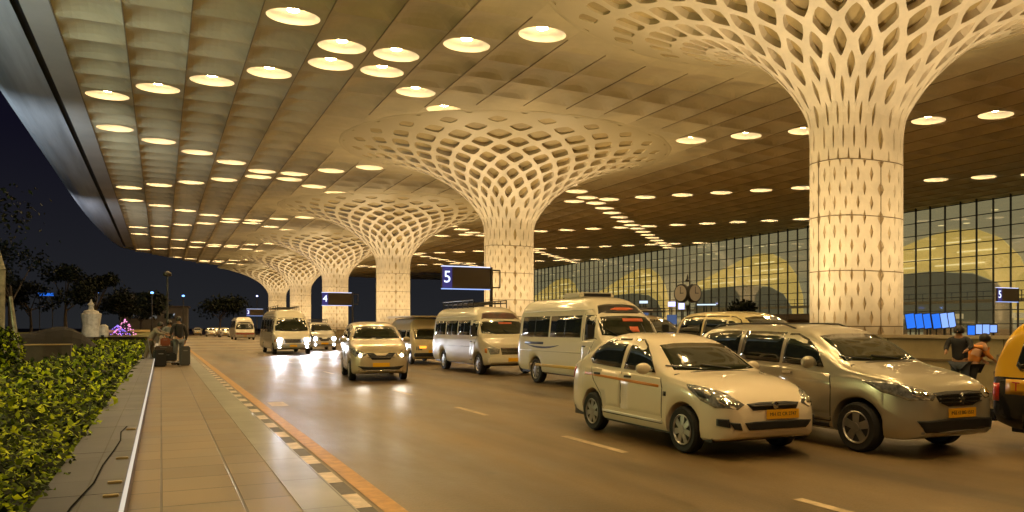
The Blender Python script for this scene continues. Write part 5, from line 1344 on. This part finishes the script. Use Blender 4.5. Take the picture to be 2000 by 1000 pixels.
# ---- garden: low walls, dark raised bed, sculpture, lit tree, trees
M_dst = mat('dark brown stone', (.05, .032, .022), .6, noise=.4)
x, y, z = px(60, 690, 27)
r = empty('low_wall', (x, y, 0), R(0), 'short dark brown stone wall at the left edge of the hedge', 'wall')
b = MB(); b.box(-2.5, 1.25, -.2, .2, 0, .98); b.build('wall', M_dst, r)
b = MB(); b.box(-2.55, 1.28, -.24, .24, .983, 1.02); b.build('coping', mat('painted edge light', (.30, .20, .08), .5), r)  # tan tone paints in the light on the wall's top edge
x, y, z = px(105, 660, 40)
r = empty('raised_bed', (x, y, 0), 0, 'dark mounded planting bed behind the short brown wall', 'planting bed')
b = MB()
for i in range(14):
    for j in range(8):
        def q_(i, j):
            u, v = i/14*2-1, j/8*2-1; return (u*2.9-.3, v*2.2, 1.72*max(0, (1-abs(u)**2.6))*max(0, 1-abs(v)**2)*(.9+.1*math.sin(5*u+3*v)))
        b.quad(q_(i, j), q_(i+1, j), q_(i+1, j+1), q_(i, j+1))
b.build('soil_mound', mat('dark soil', (.012, .009, .008), .9, noise=.4), r, smooth=True)
def lawn(name, X0_, X1_, Yp, d, col, h=.05):
    x0, y0, _ = px(X0_, Yp, d); x1, y1, _ = px(X1_, Yp, d); 
    b = MB(); b.poly([(x0, y0, h), (x1, y1, h), (x1+1, y1+6, h+.3), (x0-1, y0+6, h+.3)]); o = b.build(name, col); tag(o, kind='structure')
lawn('lawn', 0, 300, 640, 60, mat('lit lawn', (.16, .15, .03), .9, noise=.4, nscale=1.5), .9)
x0_, y0_, _ = px(190, 640, 60); x1_, y1_, _ = px(288, 640, 66)
r = empty('low_wall', ((x0_+x1_)/2, (y0_+y1_)/2, 0), math.atan2(y1_-y0_, x1_-x0_), 'long low pale garden wall at the far end of the hedge', 'wall')
L__ = math.hypot(x1_-x0_, y1_-y0_)/2
b = MB(); b.box(-L__, L__, -.15, .15, 0, 1.22); b.build('wall', mat('shaded render', (.12, .10, .05), .8), r)  # dark tone puts the shade of the wall face into its colour
b = MB(); b.box(-L__-.05, L__+.05, -.2, .2, 1.223, 1.42); b.build('coping', mat('painted top light', (.50, .38, .18), .7, emit=(1, .7, .3), estr=.0), r)  # pale tone stands for the strip of light along the wall top
# pale stone sculpture
x, y, z = px(178, 632, 58)
r = empty('sculpture', (x, y, .9), 0, 'pale stone sculpture with a narrow pinnacle standing in the dark garden', 'sculpture')
M_st = mat('pale stone', (.50, .46, .38), .7, noise=.4, nscale=3, bump=.3, bscale=6, emit=(.6, .55, .4), estr=0.0)
b = MB(); b.lathe([(.62, 0), (.66, .3), (.60, .9), (.68, 1.5), (.72, 1.75), (.55, 1.82), (.50, 1.95), (.20, 2.05), (.16, 2.3), (.24, 2.45), (.10, 2.62), (.02, 2.85)], 14, sy=.8); b.build('figure', M_st, r)
b = MB(); b.lathe([(.30, 0), (.36, .4), (.30, .8), (.12, .95)], 10, c=(.85, -.1, 0)); b.build('side_block', M_st, r)
ld = bpy.data.lights.new('garden_spot', 'SPOT'); ld.energy = 160; ld.color = (1, .9, .7); ld.spot_size = R(60); ld.shadow_soft_size = .1
g_ = empty('garden_spotlight', (x+1.0, y-4, .92), 0, 'small ground spotlight lighting the pale stone sculpture', 'spotlight')
b = MB(); b.lathe([(.10, 0), (.12, .12), (.09, .16)], 12); b.build('housing', M_dark, g_)
lo = bpy.data.objects.new('lamp', ld); COL.objects.link(lo); lo.parent = g_; lo.location = (0, 0, .25); lo.rotation_euler = Vector((-1.0, 4, 1.2)).to_track_quat('-Z', 'Y').to_euler()
# garden lamp that lights the hedge
def garden_lamp(x, y, z, en, lab, col=(.95, 1.0, .42)):
    r = empty('garden_lamp', (x, y, 0), 0, lab, 'garden lamp')
    b = MB(); b.tube((0, 0, 0), (0, 0, z), .04, n=8); b.lathe([(.25, z+.22), (.22, z+.28), (.02, z+.36)], 16); b.build('post', M_post, r)
    b = MB(); b.lathe([(.001, z+.01), (.09, z+.04), (.10, z+.14), (.05, z+.20)], 14); b.build('globe', emis('garden globe', (1, .9, .6), 4), r)
    ld = bpy.data.lights.new('bulb', 'POINT'); ld.energy = en; ld.color = col; ld.shadow_soft_size = .12
    lo = bpy.data.objects.new('bulb', ld); COL.objects.link(lo); lo.parent = r; lo.location = (0, 0, z-.12)
garden_lamp(-9.5, 15.0, 3.6, 1700, 'garden lamp standing in the hedge bed beyond the left edge of the view, nearer one')
garden_lamp(-13.0, 27.0, 3.6, 3200, 'garden lamp standing in the hedge bed beyond the left edge of the view, farther one')

# bush with coloured fairy lights
x, y, z = px(240, 632, 62)
r = empty('lit_bush', (x, y, .95), 0, 'small bush covered in pink and violet fairy lights', 'bush')
g = np.random.default_rng(11); n = 900
t_ = g.random(n); an = g.random(n)*6.283; rad = .85*(1-t_)*np.sqrt(g.random(n)); P = np.stack([rad*np.cos(an), rad*np.sin(an), t_*1.35], 1)
leaves_mesh('foliage', P, g.normal(size=(n, 3)), np.full(n, .12), leaf_mat('dark leaf', [(0, (.01, .02, .01)), (1, (.03, .05, .02))]), parent=r)
for nm, cc, sel in (('pink_lights', (1.0, .35, .65), 0), ('violet_lights', (.35, .2, 1.0), 1)):
    b = MB()
    for k in range(70):
        tt = rnd.random(); aa = rnd.random()*6.28; ra = .95*(1-tt)
        cx = ra*math.cos(aa)*1.0+(-.35 if sel else .15); s3 = .035
        c_ = (cx, ra*math.sin(aa)*.8-.2, .05+tt*(1.3 if not sel else .8))
        b.box(c_[0]-s3, c_[0]+s3, c_[1]-s3, c_[1]+s3, c_[2]-s3, c_[2]+s3)
    o = b.build(nm, emis(nm, cc, 1.6), r); o['kind'] = 'stuff'

M_bark = mat('bark', (.07, .05, .035), .9, noise=.4, nscale=6, bump=.5, bscale=20)
M_dleaf = leaf_mat('night leaf', [(0, (.002, .003, .001)), (.6, (.004, .007, .003)), (1, (.012, .017, .005))], .6)
def tree(x, y, h, cr, lab, seed, n=1500, leafs=.35, lean=0, palm=False, kind='tree'):
    r = empty('palm_tree' if palm else 'tree', (x, y, 0), 0, lab, kind, None)
    q = random.Random(seed); g = np.random.default_rng(seed); b = MB(); th_ = h*(.55 if not palm else .92)
    p = Vector((0, 0, 0)); rr = h*.022+.05
    for k in range(5):
        p2 = Vector((lean*(k+1)/5+q.uniform(-.06, .06)*h*.1, q.uniform(-.03, .03)*h*.1, th_*(k+1)/5)); b.tube(p, p2, rr*(1-.12*k), rr*(1-.12*(k+1)), n=8); p = p2
    tips = []
    if not palm:
        for k in range(9):
            a = q.uniform(0, 6.28); e_ = p+Vector((math.cos(a)*cr*q.uniform(.35, .8), math.sin(a)*cr*q.uniform(.35, .8), q.uniform(0, h-th_)*.8)); b.tube(p-Vector((0, 0, q.uniform(0, .3)*th_)), e_, rr*.35, rr*.08, n=5); tips.append(e_)
        tips.append(p+Vector((0, 0, (h-th_)*.7)))
    b.build('trunk', M_bark, r)
    if palm:
        V_ = MB()
        for k in range(22):
            a = k*2.4; up = q.uniform(.1, .9); prev = p
            for s_ in range(7):
                f = (s_+1)/7; e_ = p+Vector((math.cos(a)*cr*f, math.sin(a)*cr*f, cr*(up*f-1.1*f*f))); d = Vector((-math.sin(a), math.cos(a), 0))*cr*.16*(1-f*.7)
                V_.quad(prev-d, e_-d, e_, prev); V_.quad(prev, e_, e_+d, prev+d-Vector((0, 0, .05))); prev = e_
        V_.build('crown', M_dleaf, r)
    else:
        P = []
        for c_ in tips:
            m = n//len(tips); v = g.normal(size=(m, 3)); v /= np.linalg.norm(v, axis=1)[:, None]; v *= (cr*.42*g.random(m)**.4)[:, None]; v[:, 2] *= .7; P.append(v+np.array(c_))
        P = np.concatenate(P); leaves_mesh('crown', P, g.normal(size=(len(P), 3)), np.full(len(P), leafs), M_dleaf, parent=r)
for k, (X, d, h, cr, lab) in enumerate(((20, 62, 9.0, 3.4, 'dark tree at the far left edge of the garden'), (128, 70, 7.4, 2.6, 'dark tree left of the pale stone sculpture'), (186, 76, 7.2, 2.2, 'dark tree rising behind the pale stone sculpture'), (242, 82, 6.0, 2.6, 'dark round tree above the bush with fairy lights'), (430, 175, 8.0, 6.5, 'dark tree at the end of the road below the canopy edge'), (60, 80, 6.5, 3.0, 'dark tree under the long blue lit sign'), (275, 105, 6.0, 4.0, 'low dark tree left of the thin post'), (1440, 52, 3.4, 1.3, 'small dark tree behind the far lane cars, right of the street clock'))):
    x, y, z = px(X, 640, d); tree(x, y, h, cr, lab, 20+k, n=1800, leafs=.30 if d < 100 else .6, kind='tree')
x, y, z = px(4, 640, 24); 
r = empty('tree', (x, y, 0), 0, 'thick pale tree trunk cut off by the left edge of the photo', 'tree')
b = MB(); b.tube((0, 0, 0), (-.1, 0, 1.5), .26, .17, n=14); b.tube((-.1, 0, 1.5), (-.05, 0, 3.4), .17, .15, n=14); b.tube((-.05, 0, 3.4), (-.4, 0, 5.0), .15, .09, n=12); b.tube((.45, .5, 0), (.15, .5, 2.6), .07, .05, n=8); b.build('trunk', mat('pale bark', (.34, .33, .26), .8, noise=.5, nscale=5, bump=.5), r)
g = np.random.default_rng(5); v = g.normal(size=(900, 3))*np.array([.8, .8, .45])+np.array([-.9, 0, 5.2]); leaves_mesh('crown', v, g.normal(size=(900, 3)), np.full(900, .16), M_dleaf, parent=r)
x, y, z = px(-6, 655, 20)
r = empty('shrub', (x, y, .4), 0, 'yellow green leafy shrub at the left edge beside the pale trunk', 'shrub')
g = np.random.default_rng(6); v = g.normal(size=(1200, 3)); v /= np.linalg.norm(v, axis=1)[:, None]; v *= (.62*g.random(1200)**.35)[:, None]; v[:, 2] += .65
leaves_mesh('foliage', v, v+g.normal(size=(1200, 3))*.4-np.array([0, 0, .6]), np.full(1200, .12), M_leaf, parent=r)
b = MB()
for k in range(5): b.tube((0, 0, -.4), (.3*math.cos(k*1.3), .3*math.sin(k*1.3), .6), .02, .008, n=5)
b.build('stems', M_bark, r)
# dark low building behind the garden
x, y, z = px(300, 600, 150)
r = empty('low_building', (x, y, 0), R(-5), 'dim low building with a pale lit window far behind the garden', 'building')
b = MB(); b.box(-6, 6, 0, 6, 0, 5.6); b.build('wall', mat('dim building wall', (.10, .085, .075), .8, noise=.3, nscale=.5), r)
b = MB(); b.box(-6.3, 6.3, -.3, 6.3, 5.603, 5.9); b.build('roof', M_dst, r)
for k in range(3): b = MB(); b.box(-4.5+3.2*k, -2.6+3.2*k, -.04, -.005, 3.4, 4.4); b.build('window', emis('dim window', (.5, .48, .42), .22) if k == 1 else M_glass, r)
